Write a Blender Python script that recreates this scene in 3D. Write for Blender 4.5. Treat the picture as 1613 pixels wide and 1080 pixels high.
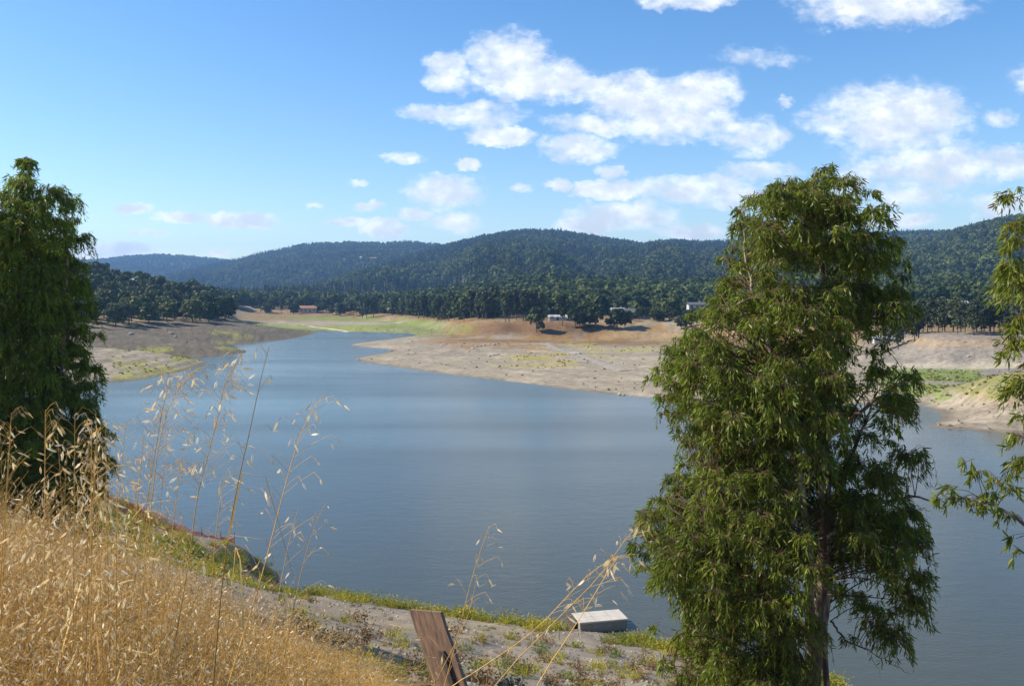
import bpy, math, random
import numpy as np
from mathutils import Vector

for o in list(bpy.data.objects): bpy.data.objects.remove(o)
SC = bpy.context.scene
COL = SC.collection
R = math.radians
rng = np.random.default_rng(7)
random.seed(7)

# ------------------------------------------------------------------ camera
F, CX, HZ, H = 1400.0, 806.5, 465.0, 18.0          # focal length in photo pixels, horizon row, eye height over the lake
cam = bpy.data.cameras.new('camera'); camo = bpy.data.objects.new('camera', cam); COL.objects.link(camo)
cam.sensor_width = 36; cam.lens = 36 * F / 1613; cam.shift_y = -(540 - HZ) / 1613
cam.clip_start = 0.05; cam.clip_end = 30000
camo.location = (0, 0, H); camo.rotation_euler = (R(90), 0, 0)
SC.camera = camo

# ------------------------------------------------------------------ light
SUN_AZ, SUN_EL = R(-84), R(42)                      # azimuth from +Y, negative to the left
sdir = Vector((math.sin(SUN_AZ) * math.cos(SUN_EL), math.cos(SUN_AZ) * math.cos(SUN_EL), math.sin(SUN_EL)))
sl = bpy.data.lights.new('sun', 'SUN'); sl.energy = 5.0; sl.angle = R(0.53); sl.color = (1, 0.915, 0.78)
slo = bpy.data.objects.new('sun', sl); COL.objects.link(slo)
slo.rotation_euler = sdir.to_track_quat('Z', 'Y').to_euler()
SC.view_settings.view_transform = 'Standard'; SC.view_settings.look = 'None'
SC.view_settings.exposure = 0.58; SC.view_settings.gamma = 1
SC.render.engine = 'CYCLES'
SC.cycles.use_denoising = True
SC.cycles.max_bounces = 5; SC.cycles.diffuse_bounces = 2; SC.cycles.glossy_bounces = 2
SC.cycles.transmission_bounces = 3; SC.cycles.transparent_max_bounces = 4; SC.cycles.volume_bounces = 0
SC.cycles.caustics_reflective = False; SC.cycles.caustics_refractive = False

CLOUDS = [(705,118,34,28,1),(800,98,62,46,1),(850,128,88,32,1),(925,132,44,14,.8),(1000,155,72,38,1),(1100,150,62,36,1),
 (1060,190,92,30,1),(940,195,74,16,.9),(1190,215,46,27,.85),(1150,205,40,22,.8),(760,185,62,22,.85),(790,215,48,14,.9),(690,178,58,12,.55),
 (915,234,54,22,1),(735,258,19,9,.9),(630,250,34,9,.55),(700,300,58,24,1),(655,335,25,9,.8),(715,348,45,16,1),(605,360,33,14,.9),
 (548,349,32,7,.8),(580,326,21,8,.8),(560,287,14,5,.45),(495,322,17,5,.45),(210,329,26,9,.85),(285,341,40,9,.85),(375,346,54,11,.95),
 (400,352,30,9,.9),(215,367,18,6,.55),(245,369,20,5,.55),(170,395,70,12,.8),(350,400,18,6,.65),(880,290,21,9,.8),(965,270,24,9,.7),
 (960,298,52,14,.95),(820,297,15,8,.55),(985,340,80,24,.95),(930,352,50,14,.8),(1090,298,82,23,.95),(1150,310,64,20,.9),(1200,270,66,16,.75),(1090,365,56,10,.75),
 (1410,185,112,52,1),(1310,190,50,24,.65),(1480,262,100,32,.95),(1400,265,76,24,.85),(1580,258,66,22,.9),(1580,185,27,13,.5),
 (1195,92,60,18,.52),(1235,160,13,10,.6),(1090,0,72,16,.95),(1390,6,130,30,.95),(1300,25,44,20,.65),(1440,310,86,20,.72),
 (1580,325,50,22,.85),(1420,345,56,12,.7),(1280,300,56,18,.6),(1350,300,56,20,.7),(150,415,60,8,.6),(1660,120,60,30,.9),(-90,340,70,14,.9)]

world = bpy.data.worlds.new('World'); SC.world = world; world.use_nodes = True
def build_world():
    nt = world.node_tree; nt.nodes.clear(); N, L = nt.nodes, nt.links
    def M(op, a, b=None, c=None):
        n = N.new('ShaderNodeMath'); n.operation = op
        for i, v in enumerate((a, b, c)):
            if v is None: continue
            if isinstance(v, (int, float)): n.inputs[i].default_value = v
            else: L.new(v, n.inputs[i])
        return n.outputs[0]
    def V(op, a, b=None):
        n = N.new('ShaderNodeVectorMath'); n.operation = op
        for i, v in enumerate((a, b)):
            if v is None: continue
            if isinstance(v, tuple): n.inputs[i].default_value = v
            else: L.new(v, n.inputs[i])
        return n.outputs['Value'] if op in ('LENGTH', 'DOT_PRODUCT') else n.outputs[0]
    def noise(vec, scale, detail, rough=0.55, color=False):
        n = N.new('ShaderNodeTexNoise'); n.inputs['Scale'].default_value = scale
        n.inputs['Detail'].default_value = detail; n.inputs['Roughness'].default_value = rough
        L.new(vec, n.inputs['Vector']); return n.outputs['Color' if color else 'Fac']
    def smooth(x, lo, hi):
        n = N.new('ShaderNodeMapRange'); n.interpolation_type = 'SMOOTHSTEP'
        L.new(x, n.inputs[0]); n.inputs[1].default_value = lo; n.inputs[2].default_value = hi; return n.outputs[0]
    sky = N.new('ShaderNodeTexSky'); sky.sky_type = 'NISHITA'; sky.sun_disc = False
    sky.sun_elevation = SUN_EL; sky.sun_rotation = SUN_AZ
    sky.altitude = 150; sky.air_density = 1.0; sky.dust_density = 0.4; sky.ozone_density = 1.6
    tc = N.new('ShaderNodeTexCoord'); d = tc.outputs['Generated']
    sep = N.new('ShaderNodeSeparateXYZ'); L.new(d, sep.inputs[0])
    yy = M('MAXIMUM', sep.outputs[1], 0.08)
    u = M('DIVIDE', sep.outputs[0], yy); v = M('DIVIDE', sep.outputs[2], yy)
    cb = N.new('ShaderNodeCombineXYZ'); L.new(u, cb.inputs[0]); L.new(v, cb.inputs[1]); uv = cb.outputs[0]
    uvs = V('MULTIPLY', uv, (1.0, 1.5, 1.0))
    w1 = V('MULTIPLY', V('SUBTRACT', noise(uvs, 22, 3, .6, True), (.5, .5, .5)), (.045, .03, 0))
    w2 = V('MULTIPLY', V('SUBTRACT', noise(uvs, 95, 4, .65, True), (.5, .5, .5)), (.014, .010, 0))
    p = V('ADD', V('ADD', uv, w1), w2)
    ps = V('ADD', V('ADD', uv, V('MULTIPLY', w1, (.6, .42, 0))), V('MULTIPLY', w2, (1.5, 1.1, 0)))
    acc = None
    for (px, py, rx, ry, s) in CLOUDS:
        q = V('MULTIPLY', V('SUBTRACT', ps if ry < 15 else p, ((px - CX) / F, (HZ - py) / F, 0)), (F / rx / 1.42, F / ry / 1.42, 0))
        e = M('MULTIPLY', M('SUBTRACT', 1.0, V('DOT_PRODUCT', q, q)), s * (1.6 if ry < 15 else 1.12))
        acc = e if acc is None else M('MAXIMUM', acc, e)
    acc = M('MAXIMUM', acc, 0.0)
    # the same kind of scattered cumulus over the rest of the sky
    gen = M('MULTIPLY', smooth(noise(V('MULTIPLY', d, (1, 1, 2.4)), 4.2, 5, .55), .57, .72), 0.95)
    out_u = smooth(M('ABSOLUTE', u), .62, .72); out_v = smooth(v, .36, .46)
    outm = M('MAXIMUM', M('MAXIMUM', out_u, out_v), smooth(sep.outputs[1], .12, .08))
    acc = M('MAXIMUM', acc, M('MULTIPLY', gen, outm))
    fb = noise(uvs, 38, 6, .62)
    dens = M('ADD', acc, M('MULTIPLY', M('SUBTRACT', fb, .54), 1.7))
    a = M('MULTIPLY', smooth(dens, .0, 1.12), smooth(acc, 0.0, .38))
    a = M('MULTIPLY', a, .93)
    up = smooth(sep.outputs[2], -.02, .02); a = M('MULTIPLY', a, up)
    shade = smooth(M('ADD', noise(V('ADD', uvs, (.0, .012, 0)), 26, 5, .55), M('MULTIPLY', acc, -.10)), .28, .60)
    cr = N.new('ShaderNodeMix'); cr.data_type = 'RGBA'; L.new(shade, cr.inputs[0])
    cr.inputs[6].default_value = (.60, .64, .69, 1); cr.inputs[7].default_value = (.93, .935, .94, 1)
    hsv = N.new('ShaderNodeHueSaturation'); hsv.inputs['Hue'].default_value = .504; hsv.inputs['Saturation'].default_value = 1.32; L.new(sky.outputs[0], hsv.inputs['Color'])
    bg1 = N.new('ShaderNodeBackground'); L.new(hsv.outputs[0], bg1.inputs[0]); bg1.inputs[1].default_value = 0.126
    bg2 = N.new('ShaderNodeBackground'); L.new(cr.outputs[2], bg2.inputs[0]); bg2.inputs[1].default_value = 1.0
    mx = N.new('ShaderNodeMixShader'); L.new(a, mx.inputs[0]); L.new(bg1.outputs[0], mx.inputs[1]); L.new(bg2.outputs[0], mx.inputs[2])
    o = N.new('ShaderNodeOutputWorld'); L.new(mx.outputs[0], o.inputs[0])
build_world()
world.cycles.sampling_method = 'MANUAL'; world.cycles.sample_map_resolution = 256

# ------------------------------------------------------------------ helpers
def W(px, py, d): return np.array(((px - CX) / F * d, d, H - (py - HZ) / F * d))
def WZ(px, py, z=0.0):
    d = (H - z) * F / (py - HZ); return np.array(((px - CX) / F * d, d, z))

_perm = np.random.default_rng(3).random((256, 256))
def vnoise(x, y):
    xi = np.floor(x).astype(int); yi = np.floor(y).astype(int); fx = x - xi; fy = y - yi
    fx = fx * fx * (3 - 2 * fx); fy = fy * fy * (3 - 2 * fy)
    g = lambda a, b: _perm[a & 255, b & 255]
    return (g(xi, yi) * (1 - fx) + g(xi + 1, yi) * fx) * (1 - fy) + (g(xi, yi + 1) * (1 - fx) + g(xi + 1, yi + 1) * fx) * fy
def fbm(x, y, octs=4, seed=0):
    x = np.asarray(x, float) + seed * 17.3; y = np.asarray(y, float) + seed * 9.1
    s, a, t = 0, 1.0, 0
    for _ in range(octs):
        s = s + a * vnoise(x, y); t += a; a *= .5; x = x * 2.03 + 5.7; y = y * 2.03 + 1.3
    return s / t
def sstep(x, a, b):
    t = np.clip((x - a) / (b - a), 0, 1); return t * t * (3 - 2 * t)

def tag(o, label=None, cat=None, group=None, kind=None):
    if label: o['label'] = label
    if cat: o['category'] = cat
    if group: o['group'] = group
    if kind: o['kind'] = kind
    return o
def link(o, parent=None):
    COL.objects.link(o)
    if parent is not None: o.parent = parent
    return o
def empty(name, loc=(0, 0, 0), rz=0.0):
    o = bpy.data.objects.new(name, None); o.location = loc; o.rotation_euler = (0, 0, rz); o.empty_display_size = .3
    return link(o)
def mesh_np(name, v, f, mat=None, smooth=False, col=None):
    """v (N,3), f (M,3) or (M,4) or list of lists"""
    me = bpy.data.meshes.new(name)
    if isinstance(f, np.ndarray):
        k = f.shape[1]
        me.vertices.add(len(v)); me.vertices.foreach_set('co', np.asarray(v, np.float32).ravel())
        me.loops.add(f.size); me.loops.foreach_set('vertex_index', f.astype(np.int32).ravel())
        me.polygons.add(len(f)); me.polygons.foreach_set('loop_start', np.arange(0, f.size, k, dtype=np.int32))
        me.update(calc_edges=True)
    else:
        me.from_pydata([tuple(p) for p in v], [], f); me.update()
    if col is not None:
        ca = me.color_attributes.new('col', 'FLOAT_COLOR', 'POINT')
        c4 = np.ones((len(v), 4), np.float32); c4[:, :3] = col
        ca.data.foreach_set('color', c4.ravel())
    if smooth: me.polygons.foreach_set('use_smooth', np.ones(len(me.polygons), bool))
    if mat: me.materials.append(mat)
    return me
def obj(name, me, parent=None, loc=None, rz=None):
    o = bpy.data.objects.new(name, me)
    if loc is not None: o.location = loc
    if rz is not None: o.rotation_euler = (0, 0, rz)
    return link(o, parent)
class MB:
    def __init__(s): s.v = []; s.f = []
    def add(s, v, f):
        n = len(s.v); s.v += [tuple(map(float, p)) for p in v]; s.f += [[i + n for i in q] for q in f]
    def box(s, x0, x1, y0, y1, z0, z1):
        s.add([(x0,y0,z0),(x1,y0,z0),(x1,y1,z0),(x0,y1,z0),(x0,y0,z1),(x1,y0,z1),(x1,y1,z1),(x0,y1,z1)],
              [[0,3,2,1],[4,5,6,7],[0,1,5,4],[1,2,6,5],[2,3,7,6],[3,0,4,7]])
    def mesh(s, name, mat, smooth=False): return mesh_np(name, s.v, s.f, mat, smooth)
def tube(path, rad, sides=6):
    """verts, tri faces of a tapered tube along path (n,3)"""
    path = np.asarray(path, float); n = len(path); rad = np.broadcast_to(np.asarray(rad, float), (n,))
    t = np.gradient(path, axis=0); t /= np.linalg.norm(t, axis=1, keepdims=True) + 1e-9
    ref = np.array((0.31, 0.95, 0.05)); a = np.cross(t, ref); a /= np.linalg.norm(a, axis=1, keepdims=True) + 1e-9
    b = np.cross(t, a); ang = np.linspace(0, 2 * np.pi, sides, endpoint=False)
    v = path[:, None] + rad[:, None, None] * (a[:, None] * np.cos(ang)[None, :, None] + b[:, None] * np.sin(ang)[None, :, None])
    i = np.arange(n - 1)[:, None] * sides; j = np.arange(sides)[None]; j2 = (j + 1) % sides
    q = np.stack([i + j, i + j2, i + sides + j2, i + sides + j], -1).reshape(-1, 4)
    f = np.concatenate([q[:, [0, 1, 2]], q[:, [0, 2, 3]]])
    return v.reshape(-1, 3), f
def smooth_path(pts, n):
    pts = np.asarray(pts, float); k = len(pts)
    P = np.concatenate([[2 * pts[0] - pts[1]], pts, [2 * pts[-1] - pts[-2]]])
    out = []
    for t in np.linspace(0, k - 1 - 1e-6, n):
        i = int(t); u = t - i; p0, p1, p2, p3 = P[i], P[i + 1], P[i + 2], P[i + 3]
        out.append(.5 * ((2 * p1) + (-p0 + p2) * u + (2 * p0 - 5 * p1 + 4 * p2 - p3) * u * u + (-p0 + 3 * p1 - 3 * p2 + p3) * u ** 3))
    return np.array(out)
def joinvf(parts):
    vs, fs, n = [], [], 0
    for v, f in parts:
        vs.append(v); fs.append(f + n); n += len(v)
    return np.concatenate(vs), np.concatenate(fs)

# ------------------------------------------------------------------ materials
def mat_nodes(name):
    m = bpy.data.materials.new(name); m.use_nodes = True; nt = m.node_tree; nt.nodes.clear()
    return m, nt, nt.nodes, nt.links
def simple_mat(name, color, rough=.8, var=.25, scale=3.0, bump=0.0, bscale=20.0, attr=False, spec=.3, objrand=0.0, coord='Object', metallic=0.0):
    m, nt, N, L = mat_nodes(name)
    b = N.new('ShaderNodeBsdfPrincipled'); b.inputs['Roughness'].default_value = rough
    b.inputs['Specular IOR Level'].default_value = spec; b.inputs['Metallic'].default_value = metallic
    tc = N.new('ShaderNodeTexCoord')
    n = N.new('ShaderNodeTexNoise'); n.inputs['Scale'].default_value = scale; n.inputs['Detail'].default_value = 6; n.inputs['Roughness'].default_value = .65
    L.new(tc.outputs[coord], n.inputs['Vector'])
    mr = N.new('ShaderNodeMapRange'); L.new(n.outputs[0], mr.inputs[0]); mr.inputs[1].default_value = .25; mr.inputs[2].default_value = .75
    mr.inputs[3].default_value = 1 - var; mr.inputs[4].default_value = 1 + var
    fac = mr.outputs[0]
    if objrand:
        oi = N.new('ShaderNodeObjectInfo'); m2 = N.new('ShaderNodeMapRange'); L.new(oi.outputs['Random'], m2.inputs[0])
        m2.inputs[3].default_value = 1 - objrand; m2.inputs[4].default_value = 1 + objrand
        mm = N.new('ShaderNodeMath'); mm.operation = 'MULTIPLY'; L.new(fac, mm.inputs[0]); L.new(m2.outputs[0], mm.inputs[1]); fac = mm.outputs[0]
    vm = N.new('ShaderNodeVectorMath'); vm.operation = 'SCALE'; L.new(fac, vm.inputs['Scale'])
    if attr:
        at = N.new('ShaderNodeAttribute'); at.attribute_name = 'col'; L.new(at.outputs['Color'], vm.inputs[0])
    else: vm.inputs[0].default_value = color
    L.new(vm.outputs[0], b.inputs['Base Color'])
    if bump:
        n2 = N.new('ShaderNodeTexNoise'); n2.inputs['Scale'].default_value = bscale; n2.inputs['Detail'].default_value = 8; n2.inputs['Roughness'].default_value = .7
        L.new(tc.outputs[coord], n2.inputs['Vector'])
        bp = N.new('ShaderNodeBump'); bp.inputs['Strength'].default_value = .8; bp.inputs['Distance'].default_value = bump
        L.new(n2.outputs[0], bp.inputs['Height']); L.new(bp.outputs[0], b.inputs['Normal'])
    o = N.new('ShaderNodeOutputMaterial'); L.new(b.outputs[0], o.inputs[0]); return m
def leaf_mat(name, c0, c1, trans=.3, rough=.45, spec=.4, attr=False, objrand=True):
    """foliage: colour between c0 and c1 by object/instance random (or the vertex colours), some light through the leaf"""
    m, nt, N, L = mat_nodes(name)
    b = N.new('ShaderNodeBsdfPrincipled'); b.inputs['Roughness'].default_value = rough; b.inputs['Specular IOR Level'].default_value = spec
    if attr:
        at = N.new('ShaderNodeAttribute'); at.attribute_name = 'col'; c = at.outputs['Color']
    else:
        oi = N.new('ShaderNodeObjectInfo'); mx = N.new('ShaderNodeMix'); mx.data_type = 'RGBA'
        geo = N.new('ShaderNodeNewGeometry')
        n = N.new('ShaderNodeTexNoise'); n.inputs['Scale'].default_value = .02; n.inputs['Detail'].default_value = 3; L.new(geo.outputs['Position'], n.inputs['Vector'])
        ad = N.new('ShaderNodeMath'); ad.operation = 'MULTIPLY_ADD'; L.new(n.outputs[0], ad.inputs[0]); ad.inputs[1].default_value = 1.6
        sb = N.new('ShaderNodeMath'); sb.operation = 'SUBTRACT'; L.new(oi.outputs['Random'], sb.inputs[0]); sb.inputs[1].default_value = .8
        L.new(sb.outputs[0], ad.inputs[2]); L.new(ad.outputs[0], mx.inputs[0])
        mx.inputs[6].default_value = (*c0, 1); mx.inputs[7].default_value = (*c1, 1); c = mx.outputs[2]
        mx.clamp_factor = True
    L.new(c, b.inputs['Base Color'])
    t = N.new('ShaderNodeBsdfTranslucent')
    hs = N.new('ShaderNodeVectorMath'); hs.operation = 'MULTIPLY'; L.new(c, hs.inputs[0]); hs.inputs[1].default_value = (1.35, 1.4, .7); L.new(hs.outputs[0], t.inputs[0])
    ms = N.new('ShaderNodeMixShader'); ms.inputs[0].default_value = trans; L.new(b.outputs[0], ms.inputs[1]); L.new(t.outputs[0], ms.inputs[2])
    o = N.new('ShaderNodeOutputMaterial'); L.new(ms.outputs[0], o.inputs[0]); return m

# ------------------------------------------------------------------ far shore terrain
SHORE_PX = [(-1500,700),(-700,655),(-300,632),(0,615),(90,606),(160,600),(220,597),(255,591),(285,585),(312,577),(327,572),(318,568),(262,565),(240,563),
 (300,562),(345,560),(370,558),(386,555.5),(389,553),(374,550),(340,547),(325,544.5),(362,541.5),(400,539),(440,536),(463,533),(480,529),(497,524.5),(500,522),(480,520.5),
 (505,520),(540,522),(575,523),(620,524.5),(650,525.5),(656,528),(630,532),(590,537),(560,541),(551,543.5),(562,546),(590,547.5),(612,550),(617,553),(600,557),
 (575,561),(557,565.5),(568,569),(600,574),(650,581.5),(700,588.5),(760,595.5),(830,604),(900,613.5),(960,620),(1010,625),(1080,630),(1180,634),(1300,637),
 (1400,636),(1440,635),(1466,641),(1480,650),(1482,658),(1472,667),(1458,672),(1500,675.5),(1540,678),(1613,684),(1750,697),(2000,715),(2600,760)]
SHORE = np.array([WZ(a, b)[:2] for a, b in SHORE_PX])
LAKEPOLY = np.concatenate([SHORE, [(3000, 60), (3000, -800), (-3000, -800), (-3000, 90)]])
def seg_sdf(x, y):
    x = np.asarray(x, float); y = np.asarray(y, float); best = np.full(x.shape, 1e9)
    for (ax, ay), (bx, by) in zip(SHORE[:-1], SHORE[1:]):
        dx, dy = bx - ax, by - ay; t = np.clip(((x - ax) * dx + (y - ay) * dy) / (dx * dx + dy * dy), 0, 1)
        best = np.minimum(best, (x - ax - t * dx) ** 2 + (y - ay - t * dy) ** 2)
    ins = np.zeros(x.shape, bool); P = LAKEPOLY
    for i in range(len(P)):
        (ax, ay), (bx, by) = P[i], P[(i + 1) % len(P)]
        if ay == by: continue
        c = ((ay > y) != (by > y)) & (x < (bx - ax) * (y - ay) / (by - ay) + ax); ins ^= c
    return np.where(ins, -1, 1) * np.sqrt(best)
def ip(px, tab): return np.interp(px, [a for a, b in tab], [b for a, b in tab])
BANKD = [(-500,470),(300,560),(400,690),(520,680),(600,585),(660,480),(720,385),(780,352),(900,345),(980,352),(1060,345),(1200,290),(1350,232),(1500,214),(1700,200),(2500,190)]
RIDGES = [  # crest line (px, row), distance of the crest, distance of the foot, height of the trees on it
 ([(-1500,425),(-400,416),(0,412),(160,405),(200,400),(250,397),(300,400),(340,404),(400,412),(600,425),(900,430),(2600,440)], 3800, 2500, 17),
 ([(-1500,465),(0,465),(200,440),(320,414),(370,404),(420,391),(480,379),(520,377),(560,376),(600,378),(640,375),(680,379),(720,383),(800,392),(1000,402),(1300,410),(2600,440)], 3000, 1750, 19),
 ([(-1500,478),(300,470),(400,458),(500,437),(600,407),(650,392),(700,380),(760,366),(800,359),(830,356),(880,357),(920,363),(960,370),(1010,378),(1040,374),(1060,372),(1100,375),(1130,374),(1200,368),(1300,365),(1400,360),(1480,358),(1540,360),(1700,362),(2600,370)], 2300, 1000, 19),
 ([(-1500,478),(900,470),(1100,440),(1300,400),(1410,376),(1480,362),(1510,353),(1540,346),(1570,339),(1613,332),(1800,300),(2200,285),(2600,280)], 1700, 700, 19),
 ([(-1500,470),(300,484),(430,482),(560,474),(620,464),(700,457),(760,447),(820,439),(880,434),(950,437),(1050,441),(1120,439),(1250,430),(1420,440),(1613,428),(2000,415),(2600,410)], 850, 470, 11)]
def zfar(x, y, s=None):
    x = np.asarray(x, float); y = np.asarray(y, float)
    if s is None: s = seg_sdf(x, y)
    px = CX + F * x / np.maximum(y, 1); left = 1 - sstep(px, 470, 560); right = sstep(px, 1380, 1480)
    n1 = fbm(x / 45, y / 45, 4, 1) - .5; n2 = fbm(x / 9, y / 9, 4, 2) - .5; n3 = fbm(x / 2.2, y / 2.2, 3, 4) - .5
    sp = np.maximum(s, 0)
    # flats that the water left
    flat = .5 * (1 - np.exp(-sp / 5)) + .0045 * sp + (n1 * 2.0 + n2 * 1.1) * sstep(sp, 3, 45) + n3 * .12
    bd = ip(px, BANKD); bw = 52 - 30 * right
    bh = 5.2 + right * 1.2 - 2.2 * sstep(px, 470, 540) * (1 - sstep(px, 680, 760))
    flat = flat + bh * sstep(y + n1 * 22, bd, bd + bw) + .012 * np.clip(y - bd - bw, 0, 300)
    flat = flat + n2 * 2.2 * (1 - .75 * right) * sstep(y, bd - 10, bd + 20) * (1 - sstep(y, bd + 60, bd + 120))
    # steep left shore with waterline terraces
    sl_ = 10.2 * (1 - np.exp(-sp / 38)) + n1 * 2.6 * sstep(sp, 6, 40) + n2 * .8 * sstep(sp, 1, 12) + n3 * .12
    sl_ = sl_ + .13 * np.sin(sl_ * 2 * np.pi / .75) * (sl_ < 8)
    hill = 37 * np.exp(-((x + 335) / 118) ** 2 - ((y - 520) / 150) ** 2) * sstep(sp, 25, 110)
    ke = sstep(px, 330, 400); keep = 1 - sstep(y, 470 - 75 * ke, 640 - 165 * ke)
    z = flat * (1 - left) + (sl_ * keep + flat * (1 - keep)) * left + hill
    # the mound on the right spit
    mx_, my_ = (1640 - CX) / F * 138, 138
    z = z + 5.6 * np.exp(-((x - mx_) / 15) ** 2 - ((y - my_) / 15) ** 2) * sstep(sp, 1, 9)
    zb = z; up_ = sstep(y, bd + 30, bd + 150)
    for (tab, dc, df, th) in RIDGES:
        cp = ip(px, tab); cz = H + (HZ - cp) / F * dc - th
        g = fbm(px / 90 + dc, y / 900, 4, 5) - .5
        yf = y * (1 - .0) + g * (dc - df) * .55 * np.clip((dc - y) / (dc - df), 0, 1)
        t = np.clip((yf - df) / (dc - df), 0, 1); prof = t * (1.28 - .28 * t) if dc > 900 else sstep(t, 0, 1)
        back = np.clip((y - dc) / 900, 0, 1)
        tz = zb * (1 - prof) + cz * prof * (1 - back) + (fbm(x / 120, y / 120, 4, 6) - .5) * 16 * t * (1 - t) * 3
        z = np.maximum(z, zb + (tz - zb) * up_)
    zw = np.maximum(-2.6, s * .09)
    return np.where(s > 0, z, zw)
def far_color(x, y, z, s):
    px = CX + F * x / y; py = HZ + F * (H - z) / y
    n1 = fbm(x / 30, y / 30, 4, 11); n2 = fbm(x / 6, y / 6, 4, 12); n3 = fbm(x / 60, y / 14, 4, 13); n4 = fbm(x / 2, y / 2, 3, 14)
    mud = np.array((.30, .252, .178)); wet = np.array((.15, .125, .09)); orange = np.array((.25, .155, .060)); brown = np.array((.15, .085, .042))
    green = np.array((.19, .225, .055)); lime = np.array((.30, .29, .05)); grey = np.array((.21, .185, .155)); dgrey = np.array((.108, .09, .064)); straw = np.array((.31, .215, .11))
    c = mud * (.82 + .36 * n2[..., None])
    def mixin(c, k, w): w = np.clip(w, 0, 1)[..., None]; return c * (1 - w) + np.array(k) * (.8 + .4 * n4[..., None]) * w
    def box(a, b, e, f, sx=25, sy=4):
        qx = px + (n1 - .5) * 90; qy = py + (n3 - .5) * 14
        return sstep(qx, a - sx, a + sx) * (1 - sstep(qx, b - sx, b + sx)) * sstep(qy, e - sy, e + sy) * (1 - sstep(qy, f - sy, f + sy))
    flatm = sstep(px, 440, 540)
    c = mixin(c, (.25, .205, .15), sstep(n3, .5, .62) * .7 * flatm)
    c = mixin(c, (.39, .325, .235), sstep(n2, .55, .7) * .6)
    # dry grass beyond the flats
    c = mixin(c, orange, box(690, 1700, 490, 541, 40, 5) * sstep(n1 * .55 + n2 * .45, .36, .5))
    c = mixin(c, brown * 1.2, box(690, 1700, 495, 545, 40, 5) * sstep(n3, .52, .62) * .75)
    c = mixin(c, orange, box(700, 880, 541, 551, 30, 3) * sstep(n2, .42, .55) * .8)
    c = mixin(c, straw, box(930, 1160, 517, 533, 30, 3) * .7)
    c = mixin(c, brown, box(760, 950, 511, 527, 30, 4) * .8)
    c = mixin(c, brown, box(930, 1300, 535, 545, 40, 3) * .7)
    c = mixin(c, (.27, .24, .07), box(880, 1130, 541, 556, 30, 4) * sstep(n2, .42, .56) * .7)
    c = mixin(c, (.30, .25, .07), box(790, 930, 556, 577, 30, 4) * sstep(n2, .48, .58) * .8)
    c = mixin(c, green, box(360, 690, 500, 526, 30, 3) * sstep(n3, .30, .5))
    c = mixin(c, (.25, .27, .06), box(470, 600, 513, 524, 30, 2) * .8)
    c = mixin(c, orange * .9, box(360, 720, 486, 502, 40, 3) * .75)
    c = mixin(c, green * .9, box(600, 760, 512, 530, 30, 3) * sstep(n2, .45, .58) * .8)
    # left banks
    lm = (1 - sstep(px, 470, 520)) * (1 - sstep(y, 430, 490) * sstep(px, 350, 400))
    c = mixin(c, dgrey, lm * sstep(y + (px - 300) * .0, 232, 250) * (1 - sstep(z, 6.5, 9)) * .9)
    c = mixin(c, (.25, .185, .10), lm * sstep(z + n2 * 3, 7.2, 9.5) * .8)
    c = mixin(c, (.27, .205, .13), lm * sstep(np.sin(z * 8.5 + n2 * 2), .3, .9) * .30)
    c = mixin(c, (.27, .25, .055), lm * (1 - sstep(y, 245, 262)) * sstep(n2 * .7 + n1 * .3, .53, .62) * .75)
    for (a, b, ra, rb) in [(285, 566, 26, 6), (305, 571, 14, 3), (366, 547, 22, 5), (348, 540, 20, 3), (360, 524, 28, 4), (392, 530, 24, 2.5), (200, 573, 25, 3), (250, 552, 30, 4)]:
        c = mixin(c, lime, sstep(1.25 - ((px - a) / ra) ** 2 - ((py - b) / rb) ** 2 + (n2 - .5) * 2.5, .2, .6) * .6)
    # right side: riprap bank, green strip, mound
    rm = sstep(px, 1330, 1400)
    c = mixin(c, grey, rm * sstep(y, 165, 180) * .9)
    c = mixin(c, orange, rm * box(1360, 1700, 498, 520, 20, 5) * .8)
    c = mixin(c, (.36, .24, .12), rm * box(1360, 1700, 531, 541, 20, 3) * .5)
    c = mixin(c, (.40, .345, .25), rm * box(1390, 1700, 568, 578, 20, 2) * .9)
    c = mixin(c, (.16, .205, .05), rm * box(1380, 1560, 579, 601, 22, 3) * sstep(n2, .25, .42))
    c = mixin(c, (.17, .22, .05), rm * box(1400, 1520, 601, 628, 22, 3) * sstep(n2, .42, .52) * .9)
    md = sstep(z, 1.8, 2.6) * rm * (1 - sstep(y, 160, 170))
    c = mixin(c, (.33, .25, .15), md * .8)
    c = mixin(c, (.30, .17, .06), md * sstep(z + n2 * 2, 6.3, 7.4) * .8)
    c = mixin(c, (.19, .20, .05), md * sstep(n2 * .6 + n1 * .4, .52, .6) * .8)
    st = sstep(np.sin(s * .75 + (n1 - .5) * 9 + (n2 - .5) * 3), .72, .95) * (1 - sstep(s, 18, 55)) * sstep(s, 2, 4)
    c = mixin(c, wet * 1.25, st * .45)
    c = mixin(c, wet, (1 - sstep(s + (n2 - .5) * 3, .3, 2.6)) * .75)
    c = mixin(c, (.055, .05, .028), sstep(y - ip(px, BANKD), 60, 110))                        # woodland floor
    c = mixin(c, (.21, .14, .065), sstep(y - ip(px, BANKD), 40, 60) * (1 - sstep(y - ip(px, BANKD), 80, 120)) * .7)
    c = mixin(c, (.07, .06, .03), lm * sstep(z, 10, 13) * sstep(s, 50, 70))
    return c
GROUND = simple_mat('dry_lake_bed', None, .95, .42, .8, .18, 1.6, attr=True, spec=.1)
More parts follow.
